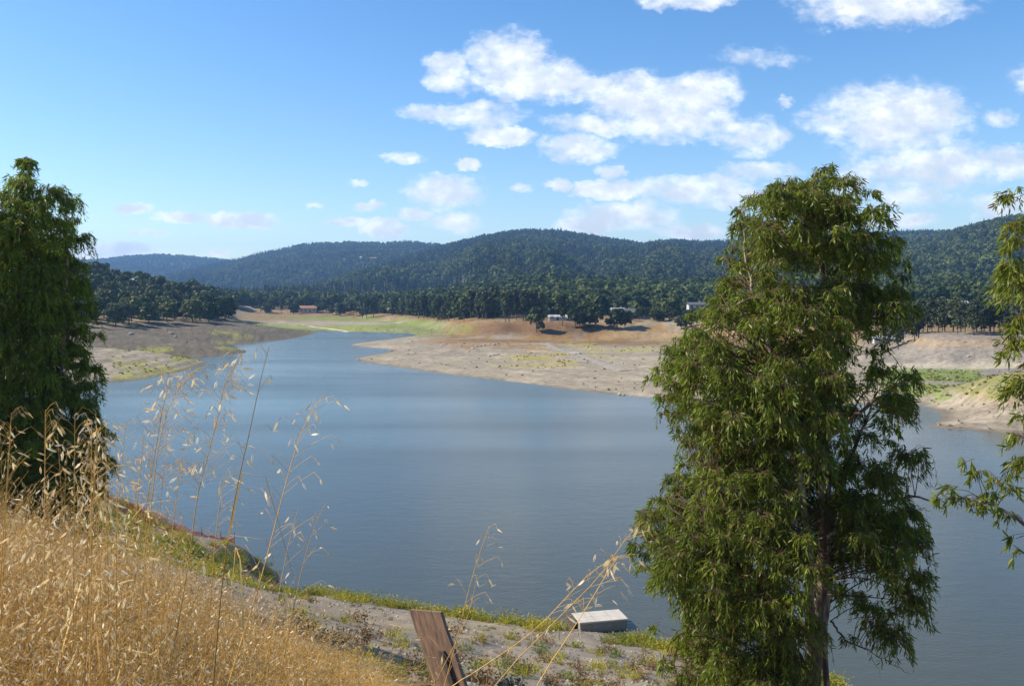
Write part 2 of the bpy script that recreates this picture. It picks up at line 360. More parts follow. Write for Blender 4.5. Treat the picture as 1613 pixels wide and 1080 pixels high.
def polar_sheet(name, pxs, ds):
    A, D = np.meshgrid((pxs - CX) / F, ds); x = A * D; y = D; s = seg_sdf(x, y); z = zfar(x, y, s)
    c = far_color(x, y, z, s); n, m = x.shape
    idx = np.arange(n * m).reshape(n, m)
    f = np.stack([idx[:-1, :-1], idx[:-1, 1:], idx[1:, 1:], idx[1:, :-1]], -1).reshape(-1, 4)
    v = np.stack([x, y, z], -1).reshape(-1, 3)
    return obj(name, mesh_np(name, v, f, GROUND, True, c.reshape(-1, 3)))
pxs = np.concatenate([np.linspace(-1300, -20, 120), np.linspace(-10, 1620, 545), np.linspace(1630, 2450, 90)])
rows = np.linspace(733, 494, 200); ds_near = H * F / (rows - HZ); ds_near = ds_near[ds_near < 860]
tag(polar_sheet('far_shore', pxs, ds_near), 'exposed muddy far shore with dry orange grass beyond the lake', 'shore', kind='structure')
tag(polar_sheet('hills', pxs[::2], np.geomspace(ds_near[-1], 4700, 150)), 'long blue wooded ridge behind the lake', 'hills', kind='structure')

# ------------------------------------------------------------------ near bank
CTRL = [(-40,-10,-.2),(-20,-8,-.5),(0,-8,-.6),(20,-8,-1.5),(40,-10,-3),(-35,0,-1.0),(-10,0,-1.3),(-3,0,-1.5),(0,0,-1.66),(3,0,-2.4),(10,0,-4),(25,0,-7),
 (-3,3,-1.6),(-1.1,3,-1.78),(-.5,3,-1.95),(.5,3,-2.35),(3,3,-3.2),(-8,4,-1.7),(-4,6,-2.3),(-2,6,-2.8),(0,6,-3.4),(3,6,-4.1),(8,6,-5),(-6,10,-3.4),(-3,10,-4.5),(0,10,-5.2),(4,10,-5.7),(10,10,-6.4),
 (-12,16,-4.6),(-5,16,-6.4),(0,16,-7.4),(5.3,16,-7.75),(12,16,-9),(25,18,-13.5),(-20,25,-6.8),(-9,25,-8.6),(0,25,-11),(8,25,-11.7),(16,25,-14),(22,25,-16.5),
 (-30,35,-8.5),(-16,35,-10.2),(-10,35,-12.2),(0,35,-14.3),(8,35,-15.2),(14,35,-16.6),(-20,45,-12.3),(-12,45,-15.0),(-5,45,-16.2),(3,45,-17.3),(-16,51,-15.9),(-13.5,50,-16.7),(-11,51,-17.3),(-22,52,-13.5),
 (-26,59,-13.8),(-20.6,57,-15.4),(-17.46,56,-15.7),(-16.1,55.4,-16.45),(-34.6,60,-12.3),(-55,62,-11),(-45,40,-9),(-60,20,-5),(-60,0,-2),
 (-26,66,-18.9),(-36,68,-18.9),(-55,72,-19),(-20,63,-19),(-16,61,-19.2),(-10,60,-19.6),(0,56,-20),(10,52,-20),(20,46,-20),(30,40,-20.5),(30,28,-19.4),(40,20,-19.5),(45,5,-15),(-60,85,-21),(-20,80,-21),(20,70,-22),(45,50,-22),(-40,78,-20.5)]
for (a, b) in [(430,922),(470,931),(500,938),(560,946),(640,955),(740,968),(830,982),(900,992),(1000,1007),(1080,1026),(1180,1046),(1260,1062),(1330,1078)]:
    w = WZ(a, b); CTRL.append((w[0], w[1], -18))
for a, d in [(1420, 38.5), (1500, 36), (1613, 33)]: CTRL.append(((a - CX) / F * d, d, -18))
CP = np.array(CTRL)
def _phi(r): return np.where(r > 0, r * r * np.log(r + 1e-9), 0)
def _fit():
    n = len(CP); P = CP[:, :2] / 10; d = np.linalg.norm(P[:, None] - P[None], axis=-1)
    A = np.zeros((n + 3, n + 3)); A[:n, :n] = _phi(d) + np.eye(n) * .004; A[:n, n] = 1; A[:n, n + 1:] = P; A[n:, :n] = A[:n, n:].T
    return np.linalg.solve(A, np.concatenate([CP[:, 2], np.zeros(3)]))
_w = _fit()
def znear(x, y, detail=True):
    x = np.asarray(x, float); y = np.asarray(y, float); sh = x.shape; X = np.stack([x.ravel(), y.ravel()], -1) / 10
    out = np.zeros(len(X)); P = CP[:, :2] / 10
    for i in range(0, len(X), 20000):
        d = np.linalg.norm(X[i:i + 20000, None] - P[None], axis=-1)
        out[i:i + 20000] = _phi(d) @ _w[:-3] + _w[-3] + X[i:i + 20000] @ _w[-2:]
    z = out.reshape(sh)
    if detail:
        k = sstep(y, 6, 20)
        z = z + (fbm(x / 5, y / 5, 3, 21) - .5) * .5 * k + (fbm(x / .9, y / .9, 4, 22) - .5) * .16
    return z + H
def near_color(x, y, z):
    px = CX + F * x / np.maximum(y, .5); py = HZ + F * (H - z) / np.maximum(y, .5)
    n1 = fbm(x / 4, y / 4, 4, 31); n2 = fbm(x / 1.0, y / 1.0, 4, 32); n4 = fbm(x / .3, y / .3, 3, 33)
    c = np.array((.262, .212, .145)) * (.78 + .44 * n2[..., None])
    def mixin(c, k, w): w = np.clip(w, 0, 1)[..., None]; return c * (1 - w) + np.array(k) * (.75 + .5 * n4[..., None]) * w
    c = mixin(c, (.20, .175, .145), sstep(n1, .5, .62) * .8)
    c = mixin(c, (.32, .26, .185), sstep(n2, .56, .68) * .6)
    c = mixin(c, (.40, .27, .10), (1 - sstep(y + n1 * 6, 9, 16)) * (1 - sstep(px, 560, 760)))
    sh = sstep(-x - 11 + (y - 50) * .25 + (n1 - .5) * 8, 0, 3) * sstep(y, 20, 30)
    c = mixin(c, (.15, .135, .10), sh * .6)
    c = mixin(c, (.20, .21, .045), sh * sstep(n1 * .5 + n2 * .5, .46, .55) * .8)
    c = mixin(c, (.33, .27, .05), sh * sstep(n2, .52, .62) * .6)
    cr = sh * sstep(y, 52, 56)
    c = mixin(c, (.30, .10, .04), cr * sstep(n1, .36, .52) * .7)
    c = mixin(c, (.26, .23, .05), cr * sstep(n2, .5, .58) * .8)
    c = mixin(c, (.11, .10, .08), (1 - sstep(z + n2 * .25, .1, .32)) * .75)
    return c
NEARMAT = simple_mat('gravel_bank', None, .95, .22, 6.0, .035, 14.0, attr=True, spec=.1)
def near_bank():
    t = np.linspace(0, 1, 330); ys = -10 + 95 * (t * .35 + .65 * t ** 2.0); q = np.linspace(-1, 1, 380); xs = np.sign(q) * (np.abs(q) * .3 + np.abs(q) ** 2 * .7)
    xs = np.where(xs < 0, xs * 60, xs * 45)
    X, Y = np.meshgrid(xs, ys); Z = znear(X, Y); Z = np.maximum(Z, -3)
    c = near_color(X, Y, Z); n, m = X.shape; idx = np.arange(n * m).reshape(n, m)
    f = np.stack([idx[:-1, :-1], idx[:-1, 1:], idx[1:, 1:], idx[1:, :-1]], -1).reshape(-1, 4)
    return obj('bank', mesh_np('bank', np.stack([X, Y, Z], -1).reshape(-1, 3), f, NEARMAT, True, c.reshape(-1, 3)))
tag(near_bank(), 'gravelly near bank sloping down to the lake', 'bank', kind='structure')

# lake bed and lake
def lakemat():
    m, nt, N, L = mat_nodes('lake_water')
    b = N.new('ShaderNodeBsdfPrincipled'); b.inputs['Base Color'].default_value = (.062, .068, .050, 1); b.inputs['IOR'].default_value = 1.333
    b.inputs['Specular IOR Level'].default_value = .5
    geo = N.new('ShaderNodeNewGeometry')
    def nz(scale, detail, sx=1, sy=1, rough=.5, rot=0):
        mp = N.new('ShaderNodeMapping'); mp.inputs['Scale'].default_value = (sx, sy, 1); mp.inputs['Rotation'].default_value = (0, 0, rot); L.new(geo.outputs['Position'], mp.inputs[0])
        n = N.new('ShaderNodeTexNoise'); n.inputs['Scale'].default_value = scale; n.inputs['Detail'].default_value = detail; n.inputs['Roughness'].default_value = rough
        L.new(mp.outputs[0], n.inputs[0]); return n.outputs[0]
    w1 = nz(2.6, 4, 1, 1.9, .6, R(25)); w2 = nz(.55, 3, 1, 1.7, .5, R(10)); patch = nz(.016, 3, .45, 2.4, .55)
    mr = N.new('ShaderNodeMapRange'); L.new(patch, mr.inputs[0]); mr.inputs[1].default_value = .35; mr.inputs[2].default_value = .65; mr.inputs[3].default_value = .55; mr.inputs[4].default_value = 1.25
    b1 = N.new('ShaderNodeBump'); b1.inputs['Distance'].default_value = .012; L.new(w1, b1.inputs['Height']); L.new(mr.outputs[0], b1.inputs['Strength'])
    b2 = N.new('ShaderNodeBump'); b2.inputs['Distance'].default_value = .024; b2.inputs['Strength'].default_value = .8; L.new(w2, b2.inputs['Height']); L.new(b1.outputs[0], b2.inputs['Normal'])
    L.new(b2.outputs[0], b.inputs['Normal'])
    rr = N.new('ShaderNodeMapRange'); L.new(patch, rr.inputs[0]); rr.inputs[1].default_value = .3; rr.inputs[2].default_value = .7; rr.inputs[3].default_value = .10; rr.inputs[4].default_value = .24
    L.new(rr.outputs[0], b.inputs['Roughness'])
    o = N.new('ShaderNodeOutputMaterial'); L.new(b.outputs[0], o.inputs[0]); return m
lk = MB(); lk.add([(-1500, 5, 0), (1500, 5, 0), (1500, 620, 0), (-1500, 620, 0)], [[0, 1, 2, 3]])
tag(obj('lake', lk.mesh('lake', lakemat())), 'calm blue grey reservoir lake with fine ripples', 'lake', kind='structure')
lb = MB(); lb.add([(-1600, -40, -3.2), (1600, -40, -3.2), (1600, 640, -3.2), (-1600, 640, -3.2)], [[0, 1, 2, 3]])
tag(obj('lake_bed', lb.mesh('lake_bed', simple_mat('lake_mud', (.15, .13, .09)))), 'muddy bottom under the lake water', 'lake bed', kind='structure')

# ------------------------------------------------------------------ foliage builders
def leafcloud(lobes, n, size, seed, flat=.0):
    """crown for far trees: n small leaf-clump quads over the shells of lobes [(cx,cy,cz,rx,ry,rz)]"""
    g = np.random.default_rng(seed); lobes = np.array(lobes, float)
    wts = (lobes[:, 3] * lobes[:, 5]); li = g.choice(len(lobes), n, p=wts / wts.sum()); Lb = lobes[li]
    d = g.normal(size=(n, 3)); d /= np.linalg.norm(d, axis=1, keepdims=True); d[:, 2] = np.where(d[:, 2] < -.55, -d[:, 2], d[:, 2])
    r = np.clip(1 - np.abs(g.normal(0, .22, n)), .35, 1.08)
    c = Lb[:, :3] + d * Lb[:, 3:] * r[:, None]
    nn = d + g.normal(0, .55, (n, 3)); nn[:, 2] += .25; nn /= np.linalg.norm(nn, axis=1, keepdims=True)
    a = np.cross(nn, g.normal(size=(n, 3))); a /= np.linalg.norm(a, axis=1, keepdims=True); b = np.cross(nn, a)
    s = size * g.uniform(.5, 1.3, n)[:, None]; k = g.uniform(.55, 1.0, n)[:, None]
    v = np.stack([c + a * s, c + b * s * k, c - a * s * .9, c - b * s * k * .8], 1).reshape(-1, 3)
    i = np.arange(n)[:, None] * 4
    return v, np.concatenate([i, i + 1, i + 2, i + 3], 1)
def oak_lobes(seed, rx=4.6, top=9.0, low=1.6, n=11):
    g = np.random.default_rng(seed); L = [(0, 0, (top + low) / 2, rx * .72, rx * .72, (top - low) / 2 * .85)]
    for _ in range(n):
        a = g.uniform(0, 6.28); h = g.uniform(low + 1.2, top - 1.3); q = 1 - abs((h - low) / (top - low) - .42) * 1.1
        rr = rx * .72 * q; s = g.uniform(.25, .42) * rx
        L.append((math.cos(a) * rr, math.sin(a) * rr, h, s, s, s * .8))
    return L
def euc_lobes(seed, rx=3.0, top=14.0, low=3.5, n=15):
    g = np.random.default_rng(seed); L = []
    for k in range(n):
        h = low + (top - low) * (k + .5) / n; a = g.uniform(0, 6.28); q = math.sin(math.pi * min(1, .18 + .8 * (1 - k / n))) * .9 + .15
        rr = rx * .6 * q * g.uniform(.3, 1.1); s = rx * g.uniform(.34, .52) * (.55 + .5 * q)
        L.append((math.cos(a) * rr, math.sin(a) * rr, h, s, s, s * 1.0))
    return L
def far_trunk(seed, h, r, lean=.4, nb=4):
    g = np.random.default_rng(seed); lx, ly = g.normal(0, lean, 2)
    parts = [tube(smooth_path([(0, 0, -.6), (lx * .2, ly * .2, h * .35), (lx * .6, ly * .6, h * .7), (lx, ly, h)], 7), np.linspace(r, r * .3, 7), 6)]
    for _ in range(nb):
        t = g.uniform(.35, .75); a = g.uniform(0, 6.28); l = h * g.uniform(.25, .45); b = np.array((lx * t, ly * t, h * t))
        e = b + np.array((math.cos(a) * l * .8, math.sin(a) * l * .8, l * .7))
        parts.append(tube([b, (b + e) / 2 + (0, 0, .2), e], [r * .45, r * .3, r * .12], 5))
    return joinvf(parts)

OAK = leaf_mat('oak_foliage', (.030, .048, .013), (.10, .118, .028), .18, .6, .2)
EUC = leaf_mat('eucalyptus_foliage_far', (.036, .050, .024), (.075, .092, .042), .18, .6, .2)
BROAD = leaf_mat('hill_broadleaf_foliage', (.024, .044, .013), (.125, .15, .036), .15, .65, .15)
CONIF = leaf_mat('conifer_foliage', (.014, .030, .016), (.036, .058, .024), .08, .7, .12)
BARK = simple_mat('grey_bark', (.16, .12, .09), .9, .35, 4, .02, 12)

# far forest scattered as stuff
def proto_collection(name, meshes):
    c = bpy.data.collections.new(name)
    for i, me in enumerate(meshes): c.objects.link(bpy.data.objects.new(name + '_%02d' % i, me))
    return c
def scatter(name, pts, rot, scl, idx, coll, label, cat):
    me = bpy.data.meshes.new(name); me.vertices.add(len(pts)); me.vertices.foreach_set('co', np.asarray(pts, np.float32).ravel())
    a = me.attributes.new('rot', 'FLOAT_VECTOR', 'POINT'); a.data.foreach_set('vector', np.asarray(rot, np.float32).ravel())
    s3 = np.asarray(scl, np.float32)
    if s3.ndim == 1: s3 = np.repeat(s3[:, None], 3, 1)
    a = me.attributes.new('scl', 'FLOAT_VECTOR', 'POINT'); a.data.foreach_set('vector', s3.ravel())
    a = me.attributes.new('idx', 'INT', 'POINT'); a.data.foreach_set('value', np.asarray(idx, np.int32))
    o = obj(name, me); ng = bpy.data.node_groups.new(name, 'GeometryNodeTree')
    ng.interface.new_socket('Geometry', in_out='INPUT', socket_type='NodeSocketGeometry'); ng.interface.new_socket('Geometry', in_out='OUTPUT', socket_type='NodeSocketGeometry')
    N, L = ng.nodes, ng.links; gi = N.new('NodeGroupInput'); go = N.new('NodeGroupOutput')
    ci = N.new('GeometryNodeCollectionInfo'); ci.inputs['Collection'].default_value = coll; ci.inputs['Separate Children'].default_value = True; ci.inputs['Reset Children'].default_value = True
    io = N.new('GeometryNodeInstanceOnPoints'); io.inputs['Pick Instance'].default_value = True
    def at(n, t):
        x = N.new('GeometryNodeInputNamedAttribute'); x.data_type = t; x.inputs['Name'].default_value = n; return x.outputs[0]
    m2p = N.new('GeometryNodeMeshToPoints')
    L.new(gi.outputs[0], m2p.inputs['Mesh']); L.new(m2p.outputs[0], io.inputs['Points'])
    L.new(ci.outputs[0], io.inputs['Instance']); L.new(at('idx', 'INT'), io.inputs['Instance Index'])
    L.new(at('rot', 'FLOAT_VECTOR'), io.inputs['Rotation']); L.new(at('scl', 'FLOAT_VECTOR'), io.inputs['Scale']); L.new(io.outputs[0], go.inputs[0])
    md = o.modifiers.new('scatter', 'NODES'); md.node_group = ng
    return tag(o, label, cat, kind='stuff')
def conifer_mesh(seed, h=24.0, r=4.0):
    g = np.random.default_rng(seed); V, Fc = [], []; n = 0
    for k in range(9):
        t = k / 9; z = h * (.08 + .86 * t); rr = r * (1 - t) ** .8 + .35; m = 9
        for j in range(m):
            a = g.uniform(0, 6.28); l = rr * g.uniform(.65, 1.15); w = .5 * rr * .75 + .25; u = np.array((math.cos(a), math.sin(a), 0)); p = np.array((-u[1], u[0], 0))
            base = np.array((0, 0, z + h * .10)); tip = u * l + np.array((0, 0, z - h * .025)); mid = u * l * .6 + np.array((0, 0, z + h * .02))
            V += [base, mid + p * w, tip, mid - p * w]; Fc.append([n, n + 1, n + 2, n + 3]); n += 4
    V += [np.array((.5, 0, h * .9)), np.array((-.3, .4, h * .9)), np.array((-.3, -.4, h * .9)), np.array((0, 0, h * 1.04))]; Fc += [[n, n + 1, n + 3, n + 3]]
    me = mesh_np('conifer', V, [f if f[2] != f[3] else f[:3] for f in Fc], CONIF); return me
def broad_mesh(seed, mat):
    v, f = leafcloud(oak_lobes(seed, 5.0, 10.5, .3, 8), 260, 1.15, seed); return mesh_np('broadleaf', v, f, mat)
FOREST = proto_collection('forest_kinds', [conifer_mesh(i, 18 + 3 * (i % 3), 4.3 + .5 * (i % 2)) for i in range(5)] + [broad_mesh(20 + i, BROAD) for i in range(5)])
def forest():
    g = np.random.default_rng(5); out = []
    for (d0, d1, px0, px1, sp) in [(270, 430, -500, 58, 8.5), (430, 1000, -350, 1950, 8.0), (1000, 1750, -300, 1900, 9.0), (1750, 2450, -250, 1850, 10.5), (2450, 3150, -200, 1300, 12.0), (3150, 3950, -200, 700, 14.0)]:
        area = (px1 - px0) / F * (d1 * d1 - d0 * d0) / 2; n = int(area / sp ** 2 * 1.05)
        d = np.sqrt(g.uniform(d0 * d0, d1 * d1, n)); p = g.uniform(px0, px1, n); x = (p - CX) / F * d
        out.append(np.stack([x, d], -1))
    P = np.concatenate(out); x, y = P[:, 0], P[:, 1]; px = CX + F * x / y
    s = seg_sdf(x, y); bd = ip(px, BANKD); lf = (px < 58) & (s > 40); ok = (s > 30) & ((y > bd + np.where(px < 590, 38, np.where(px < 855, 72, np.where(px < 1120, 112, 92)))) & ~((px < 430) & (y < 640)) | lf)
    clear = fbm(x / 60, y / 40, 3, 77); ok &= ~((clear > .68) & (y < 1000))
    x, y = x[ok], y[ok]; px = px[ok]; z = zfar(x, y)
    # leave out what lies behind its own ridge
    dm = np.full(len(x), 5000.0)
    z2 = zfar(x * 1.04, y * 1.04); z3 = zfar(x * .97, y * .97)
    el = (z + 24 - H) / y; front = np.ones(len(x), bool)
    for k in (.6, .7, .8, .88, .94):
        front &= ~(((zfar(x * k, y * k) + 6 - H) / (y * k)) > el)
    x, y, z, px = x[front], y[front], z[front], px[front]
    mixn = fbm(x / 220, y / 220, 4, 41); con = (mixn + g.uniform(-.16, .16, len(x)) + np.clip((y - 900) / 2600, -.3, .10)) > .60
    con &= y > 700
    idx = np.where(con, g.integers(0, 5, len(x)), g.integers(5, 10, len(x)))
    sc_ = np.where(con, g.uniform(.38, .85, len(x)), g.uniform(.8, 1.5, len(x))); sc_ = sc_ * np.where(y < 1000, .95, 1.0)
    rot = np.zeros((len(x), 3)); rot[:, 2] = g.uniform(0, 6.28, len(x)); 
    print('forest', len(x))
    for nm, m, lab in (('hill_forest', y >= 1000, 'dense conifer and broadleaf forest covering the far blue ridges'), ('oak_woodland', y < 1000, 'dark green oak woodland on the foothills behind the shore')):
        scatter(nm, np.stack([x, y, z - .4], -1)[m], rot[m], sc_[m], idx[m], FOREST, lab, 'forest')
forest()

# shoreline and headland trees, each its own
OAKP = []
for i in range(6):
    v, f = leafcloud(oak_lobes(60 + i, 4.4 + .25 * (i % 3), 9.2, .8, 13), 1100, .62, 60 + i); OAKP.append((mesh_np('oak_crown', v, f, OAK), mesh_np('oak_trunk', *far_trunk(60 + i, 6.5, .28), BARK, True)))
EUCP = []
for i in range(5):
    v, f = leafcloud(euc_lobes(80 + i, 3.3, 14, 3.2 + (i % 2), 17), 1100, .60, 80 + i); EUCP.append((mesh_np('eucalyptus_crown', v, f, EUC), mesh_np('eucalyptus_trunk', *far_trunk(80 + i, 12, .24, .3, 5), BARK, True)))
ROWP = []
for i in range(4):
    v, f = leafcloud(euc_lobes(95 + i, 3.1, 9.0, 1.6, 15), 620, .42, 95 + i); ROWP.append((mesh_np('grey_green_crown', v, f, EUC), mesh_np('pale_trunk', *far_trunk(95 + i, 8.4, .16, .5, 6), BARK, True)))
def far_tree(name, protos, x, y, sc_, label, group, g, zs=1.0):
    z = float(zfar(np.array([x]), np.array([y]))[0]); r = empty(name, (x, y, z), g.uniform(0, 6.28)); r.scale = (sc_, sc_, sc_ * zs)
    cr, tr = protos[g.integers(len(protos))]
    obj('trunk', tr, r); obj('crown', cr, r); tag(r, label, 'tree', group); return r
def place_far_trees():
    g = np.random.default_rng(12); done = []
    def far_enough(x, y, m): return all((x - a) ** 2 + (y - b) ** 2 > m * m for a, b in done)
    # oaks of the left headland
    k = 0; tries = 0; cand = g.uniform(size=(6000, 2))
    cx_ = 60 + cand[:, 0] * 350; cd = 250 + cand[:, 1] ** .8 * 260; xs = (cx_ - CX) / F * cd; zz = zfar(xs, cd); ss = seg_sdf(xs, cd)
    for px, d, x, z, s in zip(cx_, cd, xs, zz, ss):
        py = HZ + F * (H - z) / d
        lim = np.interp(px, [60, 200, 300, 360, 405], [514, 514, 511, 505, 500])
        if z < 6.2 or s < 30 or py > lim or not far_enough(x, d, 8.0) or k >= 125: continue
        done.append((x, d)); k += 1; sc_ = g.uniform(.85, 1.25)
        if py > lim - 5: lab, gr = 'oak at the front edge of the wooded left headland above bare bank', 'oaks at the front edge of the left headland'
        else: lab, gr = 'oak among the dense trees covering the left headland slope', 'oaks on the left headland slope'
        far_tree('oak_tree', OAKP, x, d, sc_, lab, gr, g)
    # tall row along the far meadow
    for px in list(range(408, 600, 9)) + list(range(590, 850, 6)):
        px = px + g.uniform(-3, 3)
        if 480 < px < 494: continue
        off = g.choice([6, 16, 27, 40]); d = ip(px, BANKD) + (48 if px > 590 else -6) + off; x = (px - CX) / F * d
        if px < 590:
            far_tree('eucalyptus_tree', EUCP if g.random() < .5 else OAKP, x, d, g.uniform(.8, 1.3), 'tree in the dark belt behind the green meadow at the lake head', 'trees behind the green meadow', g)
        else:
            far_tree('eucalyptus_tree', EUCP, x, d, g.uniform(.82, 1.05), 'slender eucalyptus in the tall even row behind the dry field', 'row of slender eucalyptus behind the dry field', g, 1.0)
    SPEC = [(845, 343, OAKP, .85, 1.3, 'lone tall tree with bare trunk standing forward at the dry field edge'), (886, 352, EUCP, .95, .9, 'grey green rounded tree between two white buildings'),
            (906, 350, OAKP, 1.0, 1, 'first dark round oak right of the grey green tree'), (921, 353, OAKP, 1.1, 1, 'dark round oak in the middle of the clump casting a long shadow'), (938, 350, OAKP, 1.0, 1, 'dark round oak at the right end of the shadow casting clump'),
            (958, 356, OAKP, .35, 1, 'small bush right of the dark oak clump'), (972, 350, OAKP, .86, 1, 'round bushy oak left of the long grey building'), (984, 354, OAKP, .75, 1, 'second bushy oak in front of the long grey building')]
    for px, d, pr, s, zs, lab in SPEC: far_tree('shore_tree', pr, (px - CX) / F * (d + 27), d + 27, s * 1.12, lab, None, g, zs)
    for px in range(1000, 1130, 9):
        px += g.uniform(-3, 3); d = ip(px, BANKD) + g.uniform(30, 60)
        far_tree('shore_bush', OAKP, (px - CX) / F * d, d, g.uniform(.42, .72), 'low dark bush below the pale road bank near the big tree', 'bushes below the road bank', g)
    for px in range(1130, 1370, 13):
        px += g.uniform(-4, 4); d = ip(px, BANKD) + g.uniform(25, 70)
        far_tree('shore_bush', OAKP, (px - CX) / F * d, d, g.uniform(.45, .8), 'dark tree on the far shore glimpsed through the big eucalyptus crown', 'far trees behind the big eucalyptus', g)
    for px in list(np.arange(1400, 1650, 6.5)):
        px += g.uniform(-4, 4); d = ip(px, BANKD) + g.uniform(22, 46)
        far_tree('grey_green_tree', ROWP, (px - CX) / F * d, d, g.uniform(.72, 1.08), 'thin grey green tree in the row on top of the right bank', 'thin trees on the right bank', g)
place_far_trees()
ORD = ['first', 'second', 'third', 'fourth', 'fifth', 'sixth', 'seventh', 'eighth', 'ninth', 'tenth', 'eleventh', 'twelfth']
def ordinal_labels(group, what, row, both=True):
    L_ = sorted([o for o in COL.objects if o.get('group') == group], key=lambda o: o.location.x / o.location.y); n = len(L_)
    for i, o in enumerate(L_):
        if i < 12 and (i <= n - 1 - i or not both): o['label'] = '%s %s from the left end of %s' % (ORD[i], what, row)
        elif n - 1 - i < 12: o['label'] = '%s %s from the right end of %s' % (ORD[n - 1 - i], what, row)
        else: o['label'] = '%s in the middle stretch of %s' % (what, row)
ordinal_labels('oaks at the front edge of the left headland', 'oak', 'the front tree line on the left headland')
ordinal_labels('row of slender eucalyptus behind the dry field', 'slender eucalyptus', 'the even row behind the dry field')
ordinal_labels('trees behind the green meadow', 'tree', 'the dark belt behind the green meadow')
ordinal_labels('thin trees on the right bank', 'thin grey green tree', 'the row on the right bank')
ordinal_labels('bushes below the road bank', 'low dark bush', 'the line below the pale road bank')
ordinal_labels('far trees behind the big eucalyptus', 'far dark tree', 'those glimpsed through the big eucalyptus')
for o in COL.objects:
    if o.get('group') == 'oaks on the left headland slope':
        x, y, z = o.location; py = HZ + F * (H - z) / y; px = CX + F * x / y
        w_ = 'high' if py < 480 else ('midway' if py < 497 else 'low'); h_ = 'beside the dark left tree' if px < 190 else ('in the middle of the headland' if px < 300 else 'towards the headland tip')
        o['label'] = 'oak %s on the wooded left slope, %s' % (w_, h_); o['group'] = 'oaks %s on the left slope, %s' % (w_, h_)

# ------------------------------------------------------------------ far houses, road, slabs, rocks
PAINTW = simple_mat('white_paint', (.52, .50, .47), .7, .08, 2); PAINTT = simple_mat('tan_stucco', (.55, .40, .28), .8, .1, 2); PAINTD = simple_mat('dark_grey_siding', (.16, .15, .14), .8, .15, 2); PAINTG = simple_mat('grey_siding', (.35, .34, .33), .8, .1, 2)
ROOFD = simple_mat('dark_roof', (.10, .10, .11), .8, .2, 3); ROOFR = simple_mat('terracotta_roof', (.30, .15, .09), .8, .2, 3); ROOFG = simple_mat('light_grey_roof', (.42, .42, .41), .7, .15, 2)
PANE = simple_mat('window_glass', (.03, .035, .04), .1, .1, 2, spec=.6)
def house(px, d, w, dep, h, rh, wall, roof, label, nwin=3, rz=0.0, z=None):
    x = (px - CX) / F * d; zz = float(zfar(np.array([x]), np.array([d]))[0]) if z is None else z
    r = empty('house', (x, d, zz - .2), rz); tag(r, label, 'house')
    b = MB(); b.box(-w/2, w/2, -dep/2, dep/2, -1.5, h); b.add([(-w/2,-dep/2,h),(-w/2,dep/2,h),(-w/2,0,h+rh),(w/2,-dep/2,h),(w/2,dep/2,h),(w/2,0,h+rh)], [[0,2,1],[3,4,5]]); obj('wall', b.mesh('wall', wall), r)
    b = MB(); e = .5
    for s in (-1, 1):
        b.add([(-w/2-e, s*(dep/2+e), h-.12), (w/2+e, s*(dep/2+e), h-.12), (w/2+e, 0, h+rh+.1), (-w/2-e, 0, h+rh+.1), (-w/2-e, s*(dep/2+e), h+.1), (w/2+e, s*(dep/2+e), h+.1), (w/2+e, 0, h+rh+.32), (-w/2-e, 0, h+rh+.32)],
              [[0,1,2,3],[4,5,6,7],[0,1,5,4],[1,2,6,5],[0,3,7,4]])
    ro = obj('roof', b.mesh('roof', roof), r)
    b = MB(); b.box(w*.22, w*.22+.7, .3, 1.0, h+rh*.4, h+rh+1.0); obj('chimney', b.mesh('chimney', PAINTT), ro)
    for i in range(nwin):
        cxw = -w/2 + w * (i + .5) / nwin
        if i == nwin // 2:
            b = MB(); b.box(cxw-.5, cxw+.5, -dep/2-.06, -dep/2-.003, 0, 2.1); obj('door', b.mesh('door', ROOFD), r)
        else:
            b = MB(); b.box(cxw-.8, cxw+.8, -dep/2-.05, -dep/2-.003, 1.0, 2.2); wi = obj('window', b.mesh('window', PAINTW), r)
            b = MB(); b.box(cxw-.68, cxw+.68, -dep/2-.07, -dep/2-.053, 1.1, 2.1); obj('pane', b.mesh('pane', PANE), wi)
    return r
house(486, 700, 13, 9, 3.2, 1.6, PAINTT, ROOFR, 'tan house with orange tiled roof among trees at the lake head', 4, .1)
house(878, 395, 7.5, 5, 1.7, .6, PAINTW, ROOFG, 'low white building left of the grey green tree', 3)
house(901, 398, 4, 4, 1.6, .5, PAINTW, ROOFG, 'small white shed behind the dark oak clump', 2, z=8.6)
house(994, 420, 17, 9, 1.9, 1.6, PAINTD, ROOFD, 'long grey building with dark roof beside the road', 5, z=8.2)
house(973, 432, 6, 5, 1.8, .6, PAINTW, ROOFG, 'white annex at the left end of the long grey building', 2, z=9.4)
house(1096, 440, 8, 6, 2.5, 1.0, PAINTW, ROOFD, 'pale house with dark roof at the left edge of the big tree', 3, z=11)
house(1262, 330, 8, 6, 2.6, 1.0, PAINTW, ROOFR, 'white house glimpsed through the big eucalyptus', 3)
house(206, 470, 3.0, 3, 2.4, .8, PAINTW, ROOFG, 'small white house among the oaks on the left hill', 2, z=float(zfar(np.array([-201.]), np.array([470.]))[0]) + 5.5)
house(1490, 330, 4.5, 4, 2.4, .8, PAINTW, ROOFG, 'small white house among trees above the right bank, left of two', 2, z=12.5)
house(1512, 335, 4.5, 4, 2.2, .8, PAINTW, ROOFG, 'small white house among trees above the right bank, right of two', 2, z=12.8)
house(1390, 262, 6, 3, 1.7, .4, PAINTW, ROOFG, 'long low white building at the right edge of the big tree', 3)
